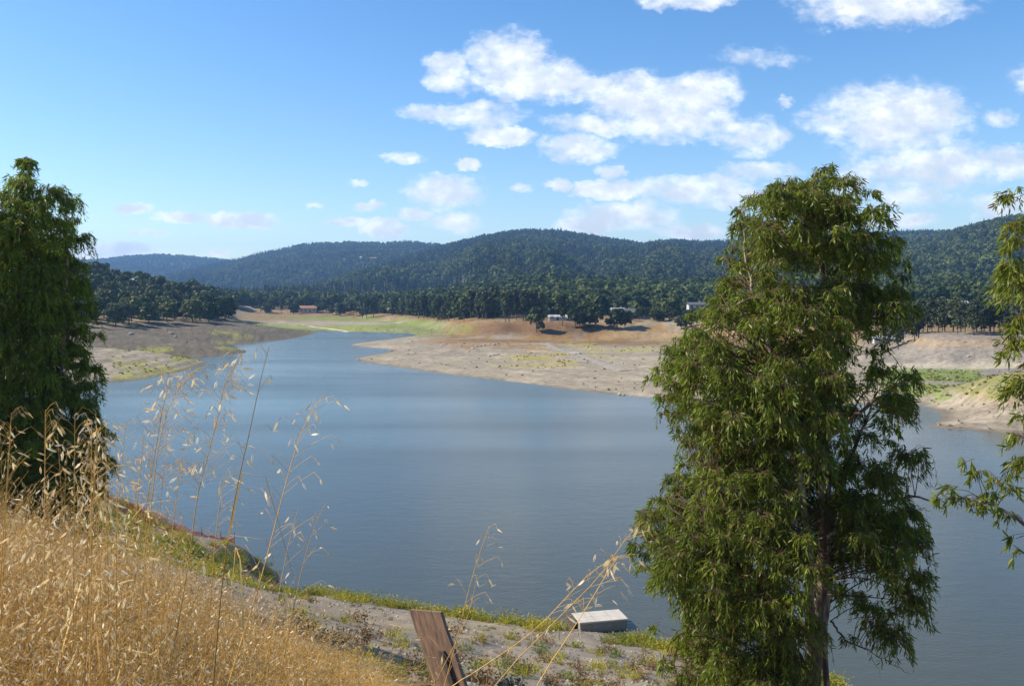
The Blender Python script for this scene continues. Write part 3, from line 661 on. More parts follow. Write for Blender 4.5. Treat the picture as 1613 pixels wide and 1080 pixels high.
for px, py, lab in [(588, 409, 'pale house high on the forested middle ridge'), (568, 408, 'tiny pale house just left of the one on the middle ridge'), (219, 446, None)]:
    if lab:
        for d in np.linspace(1100, 2350, 300):                      # where that line of sight meets the slope
            q = W(px, py + 5, d)
            if zfar(np.array([q[0]]), np.array([d]))[0] > q[2]: break
        house(px, d, 15 if px == 588 else 7, 9, 4.5, 1.8, PAINTW, ROOFR if px == 588 else ROOFG, lab, 3, z=float(q[2]) + 7)

def strip(name, pts, w, mat, label, cat, lift=.12):
    P = np.array([(*WZ(a, b, zz)[:2],) for a, b, zz in pts]); P3 = smooth_path(np.c_[P, np.zeros(len(P))], 40)[:, :2]
    t = np.gradient(P3, axis=0); t /= np.linalg.norm(t, axis=1, keepdims=True); nrm = np.stack([-t[:, 1], t[:, 0]], -1)
    ww = w * (.8 + .4 * fbm(np.arange(40) / 3, np.zeros(40), 3, 8))[:, None]; V = []
    for k in (-1, -.4, .4, 1):
        q = P3 + nrm * ww * k / 2; z = zfar(q[:, 0], q[:, 1]) + lift - (.2 if abs(k) == 1 else 0); V.append(np.c_[q, z])
    V = np.stack(V, 1).reshape(-1, 3); f = np.array([[i*4+j, i*4+j+1, i*4+5+j, i*4+4+j] for i in range(39) for j in range(3)])
    return tag(obj(name, mesh_np(name, V, f, mat, True)), label, cat, kind='structure')
strip('sandy_path', [(476, 512, .9), (500, 515, .7), (530, 519, .4), (562, 523.5, .15)], 1.2, simple_mat('pale_sand', (.60, .54, .42), .9, .1, 1), 'thin pale sandy track across the green meadow to the water', 'path')
strip('old_road', [(800, 539, 1.4), (850, 538, 1.5), (880, 544, 1.5), (910, 554, 1.3), (945, 568, 1.0), (985, 584, .8)], 4.6, simple_mat('old_asphalt', (.27, .235, .185), .9, .35, .8), 'faded old road running down over the exposed flats', 'road')
SLAB = simple_mat('weathered_concrete', (.50, .46, .38), .85, .18, 1.5, .01, 6)
def slab(px, py, l, w, h, rz, label, zz=1.2):
    p = WZ(px, py, zz); z = float(zfar(p[:1], p[1:2])[0]); g = np.random.default_rng(int(px)); n = 9
    a = np.linspace(0, 2 * np.pi, n, endpoint=False) + g.uniform(-.2, .2, n); rr = g.uniform(.75, 1.05, n)
    top = np.c_[np.clip(np.cos(a) * 1.3, -1, 1) * rr * l / 2, np.clip(np.sin(a) * 1.3, -1, 1) * rr * w / 2, np.full(n, h)]
    bot = top.copy(); bot[:, 2] = -.4; f = [list(range(n))] + [[i, n + i, n + (i + 1) % n, (i + 1) % n] for i in range(n)]
    me = mesh_np('slab', np.concatenate([top, bot]), f, SLAB); tag(obj('concrete_slab', me, None, (p[0], p[1], z), rz), label, 'slab')
slab(906, 551.5, 2.6, 4.2, .16, .9, 'pale broken slab on the old road, nearest the trees'); slab(914, 567.5, 4.0, 1.6, .18, -.1, 'long pale slab lying level across the flats left of the road'); slab(958, 567, 1.8, 1.3, .15, .3, 'small pale slab right of the old road')
slab(866, 537, 2.4, 1.8, .15, .2, 'pale slab at the upper end of the old road')
ROCK = simple_mat('pale_rock', (.36, .32, .26), .9, .3, 2.5, .03, 6, objrand=.25)
def rock_mesh(seed):
    g = np.random.default_rng(seed); import bmesh
    bm = bmesh.new(); bmesh.ops.create_icosphere(bm, subdivisions=2, radius=1)
    for v in bm.verts:
        c = v.co; k = .75 + .5 * float(fbm(np.array([c.x * 1.3 + seed]), np.array([c.y * 1.3 + c.z * 2.1]), 3, seed)[0]); c *= k
        c.z = max(c.z, -.45) * .75
    me = bpy.data.meshes.new('rock'); bm.to_mesh(me); bm.free(); me.materials.append(ROCK); return me
ROCKS = [rock_mesh(i) for i in range(5)]
def rock(px, py, size, zz, label, group=None):
    size = size * .62
    p = WZ(px, py, zz); 
    for _ in range(12):
        zt = float(zfar(p[:1], p[1:2])[0]); p = WZ(px, py, zt * .5 + p[2] * .5)
    g = np.random.default_rng(int(px * 7 + py)); o = obj('rock', ROCKS[g.integers(5)], None, (p[0], p[1], float(zfar(p[:1], p[1:2])[0]) + size * .15), g.uniform(0, 6.28)); o.scale = (size * g.uniform(.8, 1.3), size, size * g.uniform(.6, .9))
    tag(o, label, 'rock', group)
rock(269, 529, 1.6, 6, 'largest pale boulder on the dark terraced left bank'); rock(276, 531, .9, 6, 'smaller pale boulder right of the largest on the left bank'); rock(207, 532, 1.3, 6, 'pale boulder beside the tan ridge of the left bank'); rock(262, 523, 1.0, 7, 'grey boulder above the largest pale boulder on the left bank')
for px, py, s in [(745, 549, .9), (751, 546, 1.0), (757, 545, .8), (763, 544, 1.0), (771, 542, .9), (778, 543, 1.1), (783, 541, .8)]: rock(px, py, s, 1.4, 'pale rock in the upper broken row on the flats', 'upper row of rocks on the flats')
for px, py, s in [(771, 561, .9), (776, 560, 1.1), (781, 559, 1.0), (785, 558, .8)]: rock(px, py, s, 1.2, 'rock in the tight pile on the flats near the water', 'pile of rocks on the flats')
for px, py, s, l in [(616, 553, .9, 'dark rock at the head of the little cove on the spit'), (660, 572, .8, 'single dark rock alone on the bare spit'), (976, 621, .7, 'small pale rock at the waterline left of the big tree'), (982, 622, .5, 'smallest pale rock at the waterline left of the big tree'), (700, 543, 1.6, 'large earth covered boulder under the eucalyptus row')]: rock(px, py, s, 1, l)
for i in range(16):
    px = 1395 + i * 14.5 + (i * 37 % 9); rock(px, 572 - (i * 53 % 7), .35 + .25 * (i * 31 % 5) / 5, 1.6, 'stone along the foot of the grey right bank', 'stones along the right bank foot')
for i in range(18):
    rock(1385 + (i * 67 % 225), 548 + (i * 29 % 20), .3 + .2 * (i % 3) / 3, 4, 'scattered stone on the grey slope of the right bank', 'stones on the grey right slope')

CLODS = []
for r_ in ROCKS:
    c_ = r_.copy(); c_.name = 'clod'; c_.materials.clear(); c_.materials.append(bpy.data.materials.get('dry_mud') or simple_mat('dry_mud', (.22, .18, .125), .95, .3, 2.0, objrand=.35)); CLODS.append(c_)
def flat_stones():
    g = np.random.default_rng(19); n = 5000; px = g.uniform(60, 1640, n); d = 1 / g.uniform(1 / 420, 1 / 118, n); x = (px - CX) / F * d; s = seg_sdf(x, d); z = zfar(x, d, s)
    ok = (s > .5) & (fbm(x / 12, d / 12, 3, 90) + g.uniform(-.2, .2, n) > .5) & (d < ip(px, BANKD) + 30); x, d, z = x[ok], d[ok], z[ok]; m = len(x)
    scatter('mud_clods', np.stack([x, d, z], -1), g.uniform(0, 6.28, (m, 3)), .06 + .32 * g.random(m) ** 3, g.integers(0, 5, m), proto_collection('clod_kinds', CLODS), 'small clods and stones strewn over the exposed far flats', 'clods')
flat_stones()
# tufts on the flats: far too many and small to tell apart
TUFT = leaf_mat('tuft_foliage', (.12, .13, .035), (.27, .24, .06), .25, .7, .15)
def tuft_mesh(seed, n=26, h=.5, r=.55):
    g = np.random.default_rng(seed); V, Fc = [], []
    for i in range(n):
        a = g.uniform(0, 6.28); q = g.uniform(0, r); b = np.array((math.cos(a) * q, math.sin(a) * q, -.05)); t = b + np.array((math.cos(a) * .25, math.sin(a) * .25, 1)) * h * g.uniform(.5, 1.1); p = np.array((-math.sin(a), math.cos(a), 0)) * .09
        k = len(V); V += [b - p, b + p, (b + t) / 2 + p * 1.2, t, (b + t) / 2 - p * 1.2]; Fc.append([k, k + 1, k + 2, k + 3, k + 4])
    return mesh_np('tuft', V, Fc, TUFT)
TUFTS = proto_collection('tuft_kinds', [tuft_mesh(i) for i in range(4)])
def far_tufts():
    g = np.random.default_rng(9); n = 15000; px = g.uniform(60, 1640, n); d = 1 / g.uniform(1 / 460, 1 / 118, n); x = (px - CX) / F * d; s = seg_sdf(x, d); z = zfar(x, d, s)
    c = far_color(x, d, z, s); gr = c[:, 1] / (c[:, 0] + 1e-6) - c[:, 2] / (c[:, 0] + 1e-6) * .6
    ok = (s > 2.5) & (z > .3) & ((gr + g.uniform(-.12, .12, n) > .62) | (g.uniform(size=n) < .012)); 
    P = np.stack([x, d, z], -1)[ok]; m = len(P); rot = np.zeros((m, 3)); rot[:, 2] = g.uniform(0, 6.28, m); print('tufts', m); sc_t = g.uniform(.25, .75, m)
    scatter('shore_weeds', P, rot, sc_t, g.integers(0, 4, m), TUFTS, 'scattered low weeds and grass tufts on the exposed far shore', 'weeds')
far_tufts()

# ------------------------------------------------------------------ the big eucalyptus trees
def leaf_arrays(base, dirn, length, width, g):
    n = len(base); dirn = dirn / np.linalg.norm(dirn, axis=1, keepdims=True)
    side = np.cross(dirn, g.normal(size=(n, 3))); side /= np.linalg.norm(side, axis=1, keepdims=True); nor = np.cross(dirn, side)
    L = length[:, None]; Wd = width[:, None] * .5; bend = nor * L * g.uniform(-.16, .16, n)[:, None]
    p1 = base + dirn * L * .33 + bend * .7; p2 = base + dirn * L * .68 + bend; p3 = base + dirn * L + bend * .4
    v = np.stack([base, p1 - side * Wd, p1 + side * Wd, p2 - side * Wd * .8, p2 + side * Wd * .8, p3], 1).reshape(-1, 3)
    i = np.arange(n)[:, None] * 6
    f = np.concatenate([np.concatenate([i, i + 1, i + 2], 1), np.concatenate([i + 1, i + 3, i + 4], 1), np.concatenate([i + 1, i + 4, i + 2], 1), np.concatenate([i + 3, i + 5, i + 4], 1)])
    return v, f
EUCLEAF = leaf_mat('eucalyptus_leaf', None, None, .46, .42, .28, attr=True)
def bark_mat(name='mottled_eucalyptus_bark', sh=0.0):
    m, nt, N, L = mat_nodes(name); b = N.new('ShaderNodeBsdfPrincipled'); b.inputs['Roughness'].default_value = .75
    tc = N.new('ShaderNodeTexCoord'); mp = N.new('ShaderNodeMapping'); mp.inputs['Scale'].default_value = (3.5, 3.5, .8); L.new(tc.outputs['Object'], mp.inputs[0])
    n = N.new('ShaderNodeTexNoise'); n.inputs['Scale'].default_value = 1.6; n.inputs['Detail'].default_value = 6; n.inputs['Roughness'].default_value = .6; L.new(mp.outputs[0], n.inputs[0])
    r = N.new('ShaderNodeValToRGB'); L.new(n.outputs[0], r.inputs[0]); e = r.color_ramp.elements
    e[0].position = .36 + sh; e[0].color = (.085, .045, .03, 1); e[1].position = .64 + sh; e[1].color = (.52, .45, .36, 1)
    k = e.new(.47 + sh); k.color = (.16, .10, .07, 1); k = e.new(.53 + sh); k.color = (.38, .30, .23, 1)
    L.new(r.outputs[0], b.inputs['Base Color']); bp = N.new('ShaderNodeBump'); bp.inputs['Distance'].default_value = .02; L.new(n.outputs[0], bp.inputs['Height']); L.new(bp.outputs[0], b.inputs['Normal'])
    o = N.new('ShaderNodeOutputMaterial'); L.new(b.outputs[0], o.inputs[0]); return m
EUCBARK = bark_mat(); EUCDARK = bark_mat('dark_shedding_eucalyptus_bark', .045); TWIG = simple_mat('reddish_twig_bark', (.11, .062, .04), .8, .3, 8)
def big_tree(name, d0, stems, clumps, seed, leafL, per, label, nleafparts=0, tint=(1, 1, 1), trunk_parts=True):
    """stems: list of (points [(px,py,depth offset,radius)]); clumps: array (px,py,depth offset,radius m)"""
    g = np.random.default_rng(seed); bx, by = stems[0][0][0], d0
    rx = (bx - CX) / F * d0; rz_ = float(znear(np.array([rx]), np.array([d0]))[0]); org = np.array((rx, d0, rz_)); root = empty(name, tuple(org)); tag(root, label, 'tree')
    anchor = []
    for st in stems:
        P = np.array([W(a, b, d0) + np.array((0, o, 0)) for a, b, o, r in st]); rad = np.array([r for *_, r in st]) * (.74 if st is stems[0] else .74 if st[0][3] > .09 else 1)
        if st[0][1] > 1075 or st is stems[0]: P[0, 2] = min(P[0, 2], rz_ - .4)
        n = 6 * len(st); sp = smooth_path(P, n); wob = g.normal(0, .012, sp.shape); wob[0] = 0; sp = sp + wob
        rr = np.interp(np.linspace(0, 1, n), np.linspace(0, 1, len(rad)), rad) * g.uniform(.93, 1.07, n)
        v, f = tube(sp - org, rr, 10 if rad[0] > .05 else 6); obj('trunk' if rad[0] > .06 else 'limb', mesh_np('trunk', v, f, EUCDARK if st is stems[0] else EUCBARK, True), root)
        anchor += [(p, r) for p, r in zip(sp, rr)]
    AP = np.array([a for a, r in anchor]); AR = np.array([r for a, r in anchor])
    tw, LB, LD, LC = [], [], [], []
    for (px, py, off, cr) in clumps:
        c = W(px, py, d0) + np.array((0, off, 0))
        dd = np.linalg.norm(AP - c, axis=1) + np.where(AP[:, 2] > c[2] - .1, 3.0, 0) + np.abs((c[2] - AP[:, 2]) - .55 * np.linalg.norm(AP[:, :2] - c[:2], axis=1)) * .4 + np.where(AR < .013, .9, 0) + g.uniform(0, .35, len(AR))
        k = int(np.argmin(dd)); a = AP[k]; ln = np.linalg.norm(c - a)
        mid = a * .45 + c * .55 + np.array((0, 0, .16 * ln)) + g.normal(0, .09 * ln, 3)
        r0 = min(AR[k] * .45, .006 + .007 * ln)
        tw.append(tube(smooth_path([a, mid, c], 7) - org, np.linspace(r0, .004, 7), 5))
        out = c - a; out[2] = 0; out /= np.linalg.norm(out) + 1e-6
        tone = g.normal(0, 1)
        nt_ = max(3, int(per * (cr / .45) ** 2 / 12))
        for q in range(nt_):
            az = g.uniform(0, 6.28); dirn = np.array((math.cos(az), math.sin(az), g.uniform(-.1, .75))) + out * .45
            dirn /= np.linalg.norm(dirn); l = cr * g.uniform(.6, 1.35); e = c + dirn * l * .78 + np.array((0, 0, -.85 * l)); m_ = c + dirn * l * .58 + np.array((0, 0, .10 * l))
            sp = smooth_path([c + g.normal(0, .06, 3), m_, e], 6); tw.append(tube(sp - org, np.linspace(.0045, .0018, 6), 3))
            m = g.integers(11, 17); tt = g.uniform(.15, 1, m) * 4.999; i0 = tt.astype(int); fr = (tt - i0)[:, None]; b = sp[i0] * (1 - fr) + sp[i0 + 1] * fr
            dv = np.array((0, 0, -1.0)) * g.uniform(.55, 1.3, m)[:, None] + dirn * .5 + g.normal(0, .36, (m, 3))
            LB.append(b); LD.append(dv); LC.append(np.full(m, tone) + g.normal(0, .8, m))
    LB = np.concatenate(LB); LD = np.concatenate(LD); tn = np.concatenate(LC); n = len(LB); print(name, 'leaves', n)
    ln = leafL * g.uniform(.6, 1.25, n); wd = ln * g.uniform(.14, .20, n)
    v, f = leaf_arrays(LB - org, LD, ln, wd, g)
    dark = np.array((.070, .102, .013)); mid_ = np.array((.185, .235, .028)); yel = np.array((.33, .32, .045)); red = np.array((.17, .075, .03))
    t = np.clip(.5 + tn * .22, 0, 1)[:, None]; c = dark * (1 - t) + mid_ * t; u = g.random(n); c = np.where((u < .14)[:, None], c * .4 + yel * .6, c); c = np.where((u > .967)[:, None], red, c); c = c * np.array(tint)
    vis = np.zeros(n, bool)
    if nleafparts:
        # those that show largest: nearest to the viewer
        order = np.argsort(LB[:, 1] / ln); vis[order[:nleafparts]] = True
    keepv = np.repeat(~vis, 6); remap = np.cumsum(keepv) - 1; keepf = keepv[f[:, 0]]
    cr_ = obj('crown', mesh_np('crown', v[keepv], remap[f[keepf]], EUCLEAF, False, np.repeat(c, 6, 0)[keepv]), root); cr_['kind'] = 'stuff'
    for i in np.nonzero(vis)[0]:
        vv = v[i * 6:i * 6 + 6]; o = obj('leaf', mesh_np('leaf', vv - vv[0], [[0, 1, 2], [1, 3, 4, 2], [3, 5, 4]], EUCLEAF, False, np.repeat(c[i:i + 1], 6, 0)), root, tuple(vv[0]))
    bv, bf = joinvf(tw); bo = obj('branchwork', mesh_np('branchwork', bv, bf, TWIG, True), root); bo['kind'] = 'stuff'
    return root
def env_clumps(env, d0, seed, spacing, holes=(), hole=.29, depth=.85, rim=16, rad=(.28, .46), inset=.55):
    g = np.random.default_rng(seed); ys = [e[0] for e in env]; out = []
    def ext(y): return np.interp(y, ys, [e[1] for e in env]), np.interp(y, ys, [e[2] for e in env])
    pxm = F / d0
    def bad(px, py): return any(a < px < b and c < py < d for a, b, c, d in holes)
    # clumps on the outline
    for side in (0, 1):
        y = ys[0] + 6
        while y < ys[-1]:
            l, r = ext(y); q = g.uniform(.22, .38) * pxm * .9; px = l + q if side == 0 else r - q
            if l + q < r and not bad(px, y): out.append((px, y + g.uniform(-4, 4) + 6, g.normal(0, .5) * min(1, (r - l) / 200), g.uniform(*rad) * .50))
            y += rim * g.uniform(.7, 1.3)
    top = [((env[0][1] + env[0][2]) / 2, env[0][0] + 14, 0, rad[0] * .7)]; out += top
    tries = 0; P = [W(a, b, d0) + np.array((0, c, 0)) for a, b, c, _ in out]
    while tries < 9000:
        tries += 1; y = g.uniform(ys[0] + 12, ys[-1]); l, r = ext(y); m = inset * pxm
        if r - l < 2 * m: continue
        px = g.uniform(l + m, r - m)
        if bad(px, y) or float(fbm(np.array([px / (.62 * pxm)]), np.array([y / (.62 * pxm)]), 2, seed)[0]) < hole: continue
        u = (px - (l + r) / 2) / ((r - l) / 2); R_ = (r - l) / 2 / pxm * depth * math.sqrt(max(0, 1 - u * u)); z = R_ * g.choice([-1, 1], p=[.62, .38]) * g.uniform(0, 1) ** .45
        p = W(px, y, d0) + np.array((0, z, 0))
        if min(np.sum((np.array(P) - p) ** 2, 1)) < spacing ** 2: continue
        P.append(p); out.append((px, y, z, g.uniform(*rad)))
    print('clumps', len(out)); return out
HERO_ENV = [(256,1284,1302),(272,1262,1322),(285,1250,1335),(296,1190,1342),(304,1160,1372),(320,1142,1392),(345,1130,1408),(380,1124,1420),(420,1122,1418),(450,1116,1422),(478,1102,1424),(492,1064,1412),(515,1054,1400),(540,1046,1402),
 (560,1022,1430),(590,1010,1446),(618,1014,1456),(638,1026,1450),(660,1034,1440),(685,1054,1476),(702,1060,1484),(722,1050,1472),(745,1042,1446),(770,1038,1462),(800,1022,1478),(826,1002,1490),(852,986,1484),(875,990,1472),(900,1006,1476),(918,1040,1470),
 (935,1078,1462),(960,1084,1460),(985,1050,1448),(1010,1026,1425),(1040,1032,1340),(1075,1050,1240)]
HERO_ENV = [(y, l + (-8 if y > 750 else 4 if y > 480 else 8), r - (-4 if 315 < y < 505 else 4 if y < 315 else 12 if y < 660 else 34)) for y, l, r in HERO_ENV]
HERO_HOLES = [(1228,1345,905,1085),(1395,1432,508,548),(1345,1480,985,1085),(1120,1165,905,950),(1205,1245,850,930),(1345,1385,905,960),(1270,1300,600,655),(1225,1255,470,520)]
hero_clumps = env_clumps(HERO_ENV, 16.0, 3, .41, HERO_HOLES) + [(1240,935,-.3,.25),(1325,930,.3,.22),(1330,1000,-.2,.18),(1210,1050,-.3,.4),(1260,880,-.2,.3)]
def clear_stems(cl):
    # the trunks stay in view where the foliage parts in front of them
    seg = [((1299,540),(1298,720),16),((1272,960),(1247,750),22),((1318,560),(1322,680),14),((1290,960),(1297,850),16)]
    def near(px, py):
        for (ax, ay), (bx, by), w in seg:
            t = max(0, min(1, ((px - ax) * (bx - ax) + (py - ay) * (by - ay)) / ((bx - ax) ** 2 + (by - ay) ** 2)))
            if math.hypot(px - ax - t * (bx - ax), py + 12 - ay - t * (by - ay)) < w + 16: return True
        return False
    return [c for c in cl if not (c[2] < .45 and near(c[0], c[1]))]
hero_clumps = clear_stems(hero_clumps)
HERO_STEMS = [[(1274,1140,0,.215),(1278,1065,0,.185),(1290,965,0,.155),(1297,850,0,.14),(1299,720,.1,.12),(1298,620,.1,.10),(1299,520,0,.085),(1294,420,0,.055),(1288,330,0,.03),(1292,268,0,.010)],
 [(1276,1030,0,.12),(1268,905,-.25,.105),(1258,820,-.4,.095),(1249,760,-.45,.085),(1236,690,-.5,.07),(1213,600,-.5,.055),(1190,500,-.4,.04),(1168,410,-.3,.022),(1165,330,-.2,.01)],
 [(1283,1085,.1,.11),(1303,970,.35,.095),(1318,885,.5,.085),(1325,780,.6,.07),(1319,660,.6,.06),(1316,570,.5,.05),(1338,470,.4,.038),(1366,390,.3,.02),(1375,330,.2,.01)],
 [(1326,1130,.8,.062),(1325,1010,.8,.058),(1332,905,.8,.05),(1340,800,.7,.04),(1372,700,.6,.03),(1400,620,.5,.015)],
 [(1268,1080,-.1,.055),(1240,1015,-.4,.045),(1195,935,-.6,.035),(1150,865,-.7,.025),(1090,800,-.8,.014)],
 [(1258,820,-.4,.04),(1215,800,-.7,.03),(1130,760,-.8,.02),(1080,740,-.9,.012)],
 [(1299,700,.1,.05),(1350,640,-.3,.035),(1400,600,-.5,.022),(1430,590,-.5,.01)],
 [(1297,850,0,.05),(1360,790,-.4,.035),(1420,770,-.6,.02),(1460,790,-.6,.01)],
 [(1299,560,0,.045),(1240,500,-.3,.03),(1170,470,-.5,.02),(1100,520,-.6,.01)],
 [(1330,1000,.7,.022),(1345,1020,.4,.018),(1372,1030,.2,.013),(1402,1044,.1,.009),(1436,1062,0,.003)],
 [(1402,1044,.1,.006),(1418,1040,0,.004),(1428,1030,0,.002)],[(1372,1030,.2,.006),(1388,1056,.2,.004),(1395,1075,.2,.002)],
 [(1268,905,-.25,.018),(1248,888,-.4,.014),(1215,895,-.6,.009),(1180,905,-.7,.004)]]
big_tree('eucalyptus_tree', 16.0, HERO_STEMS, hero_clumps, 5, .122, 520, 'large eucalyptus with drooping leaves and mottled trunks on the near bank', 300)
LEFT_ENV = [(240,38,54),(262,26,62),(282,20,66),(290,8,104),(305,-20,114),(325,-60,128),(350,-80,140),(380,-90,142),(400,-95,134),(430,-100,150),(470,-105,156),(500,-105,150),(530,-105,158),(560,-105,150),(600,-105,160),(640,-105,164),(680,-105,176),(710,-105,183),(750,-100,182),(790,-90,176),(830,-70,165),(870,-40,150)]
LEFT_ENV = [(y, l, r - (4 if y < 330 else 20)) for y, l, r in LEFT_ENV]
left_clumps = env_clumps(LEFT_ENV, 26.0, 8, .56, [(66,88,262,292)], depth=.9, rim=12, rad=(.38, .62), inset=.5)
LEFT_STEMS = [[(62,960,0,.22),(64,850,0,.19),(66,700,0,.16),(62,560,0,.12),(56,430,0,.08),(48,330,0,.04),(45,250,0,.012)],[(64,800,0,.12),(80,650,.3,.09),(92,500,.4,.06),(98,380,.3,.03),(96,295,.2,.01)],[(64,780,0,.1),(30,640,-.4,.07),(0,520,-.5,.05),(-20,420,-.4,.02)],
 [(58,940,.2,.1),(90,850,-.5,.07),(125,760,-.8,.04),(150,700,-.8,.015)]]
big_tree('eucalyptus_tree', 26.0, LEFT_STEMS, left_clumps, 9, .16, 360, 'tall dark eucalyptus rising behind the dry grass at the left edge', 0, (.95, 1.05, .85))
g_ = np.random.default_rng(44)
EDGE = [(1606,385,.0,.3),(1598,418,.1,.24),(1612,455,0,.32),(1600,500,-.1,.24),(1608,545,0,.3),(1594,560,.1,.16),(1612,600,0,.28),(1618,430,.2,.4),(1620,520,.2,.4),(1620,620,.2,.36),(1610,690,0,.26),(1608,655,0,.16),(1466,778,-.3,.12),(1500,782,-.2,.18),(1517,725,-.2,.16),(1540,745,-.1,.2),(1570,755,0,.2),(1560,778,-.1,.2),
 (1535,790,-.1,.18),(1590,770,0,.18),(1590,812,0,.2),(1600,848,0,.16),(1606,872,0,.16),(1556,802,-.1,.17),(1482,765,-.2,.12)]
EDGE += [(g_.uniform(1655, 1900), g_.uniform(230, 900), g_.normal(0, .7), g_.uniform(.28, .45)) for _ in range(90)]
EDGE_STEMS = [[(1765,1180,0,.17),(1755,1000,0,.15),(1745,800,0,.12),(1735,600,0,.09),(1730,400,0,.05),(1735,230,0,.012)],[(1750,960,0,.05),(1690,880,-.1,.035),(1620,832,-.1,.024),(1565,795,-.1,.016),(1515,780,-.2,.010),(1470,768,-.3,.004)],
 [(1738,620,0,.04),(1680,560,0,.025),(1630,540,0,.014),(1604,530,0,.006)],[(1734,480,0,.04),(1680,430,0,.025),(1630,410,0,.012),(1604,390,0,.005)],[(1744,780,0,.03),(1690,710,0,.02),(1640,690,0,.012),(1610,680,0,.005)]]
big_tree('eucalyptus_tree', 13.0, EDGE_STEMS, EDGE, 15, .145, 330, 'eucalyptus outside the frame reaching in with thin leafy branches at right', 0, (1.15, 1.1, 1.05))

# ------------------------------------------------------------------ block, slab corner, plank, net
CONC = simple_mat('concrete', (.46, .42, .35), .85, .2, 2.5, .012, 9)
CONCD = simple_mat('dark_concrete', (.27, .235, .185), .9, .22, 2.0, .012, 8)  # darker concrete tone for the bodies below the top slabs
def concrete_block():
    c = WZ(913, 998, .0); r = empty('concrete_block', (c[0], c[1], 0), R(13)); tag(r, 'rectangular concrete outlet block standing at the waterline', 'block')
    w, dep, h = 2.74, 1.5, .50
    b = MB(); b.box(.05, w - .05, .05, dep - .05, -1.2, h - .004); obj('body', b.mesh('body', CONCD), r)
    b = MB(); b.box(0, w, 0, dep, h, h + .10); ts = obj('top_slab', b.mesh('top_slab', CONC), r)
    bv = ts.modifiers.new('bevel', 'BEVEL'); bv.width = .015; bv.segments = 1
    dk = simple_mat('dark_joint', (.27, .24, .19), .9, .3, 4)
    for k in (.34, .68):
        q = MB(); x = w * k; q.box(x - .014, x + .014, .12, dep - .12, h + .097, h + .104); obj('joint', q.mesh('joint', dk), r)
    q = MB(); q.add([(-.06,.45,h+.1),(-.03,dep,h+.12),(-.42,dep+.02,h-.05),(-.36,.55,-.3),(-.06,.5,h+.04),(-.03,dep+.04,h+.06),(-.38,dep+.06,h-.11),(-.32,.59,-.36)], [[0,1,2,3],[7,6,5,4],[0,4,5,1],[1,5,6,2],[2,6,7,3],[3,7,4,0]]); obj('side_plate', q.mesh('side_plate', simple_mat('dark_wet_timber', (.07, .055, .04), .8, .3, 6)), r)
concrete_block()
def corner_slab():
    c = WZ(1512, 1083, .55); r = empty('concrete_slab', (c[0], c[1], 0), R(-14)); tag(r, 'corner of a pale concrete slab in the water at the bottom edge', 'slab')
    b = MB(); b.box(-.5, 1.1, -1.6, .0, -1.6, .40); obj('body', b.mesh('body', CONCD), r); b = MB(); b.box(-.56, 1.16, -1.66, .06, .404, .55); obj('top_slab', b.mesh('top_slab', PAINTW), r)
corner_slab()
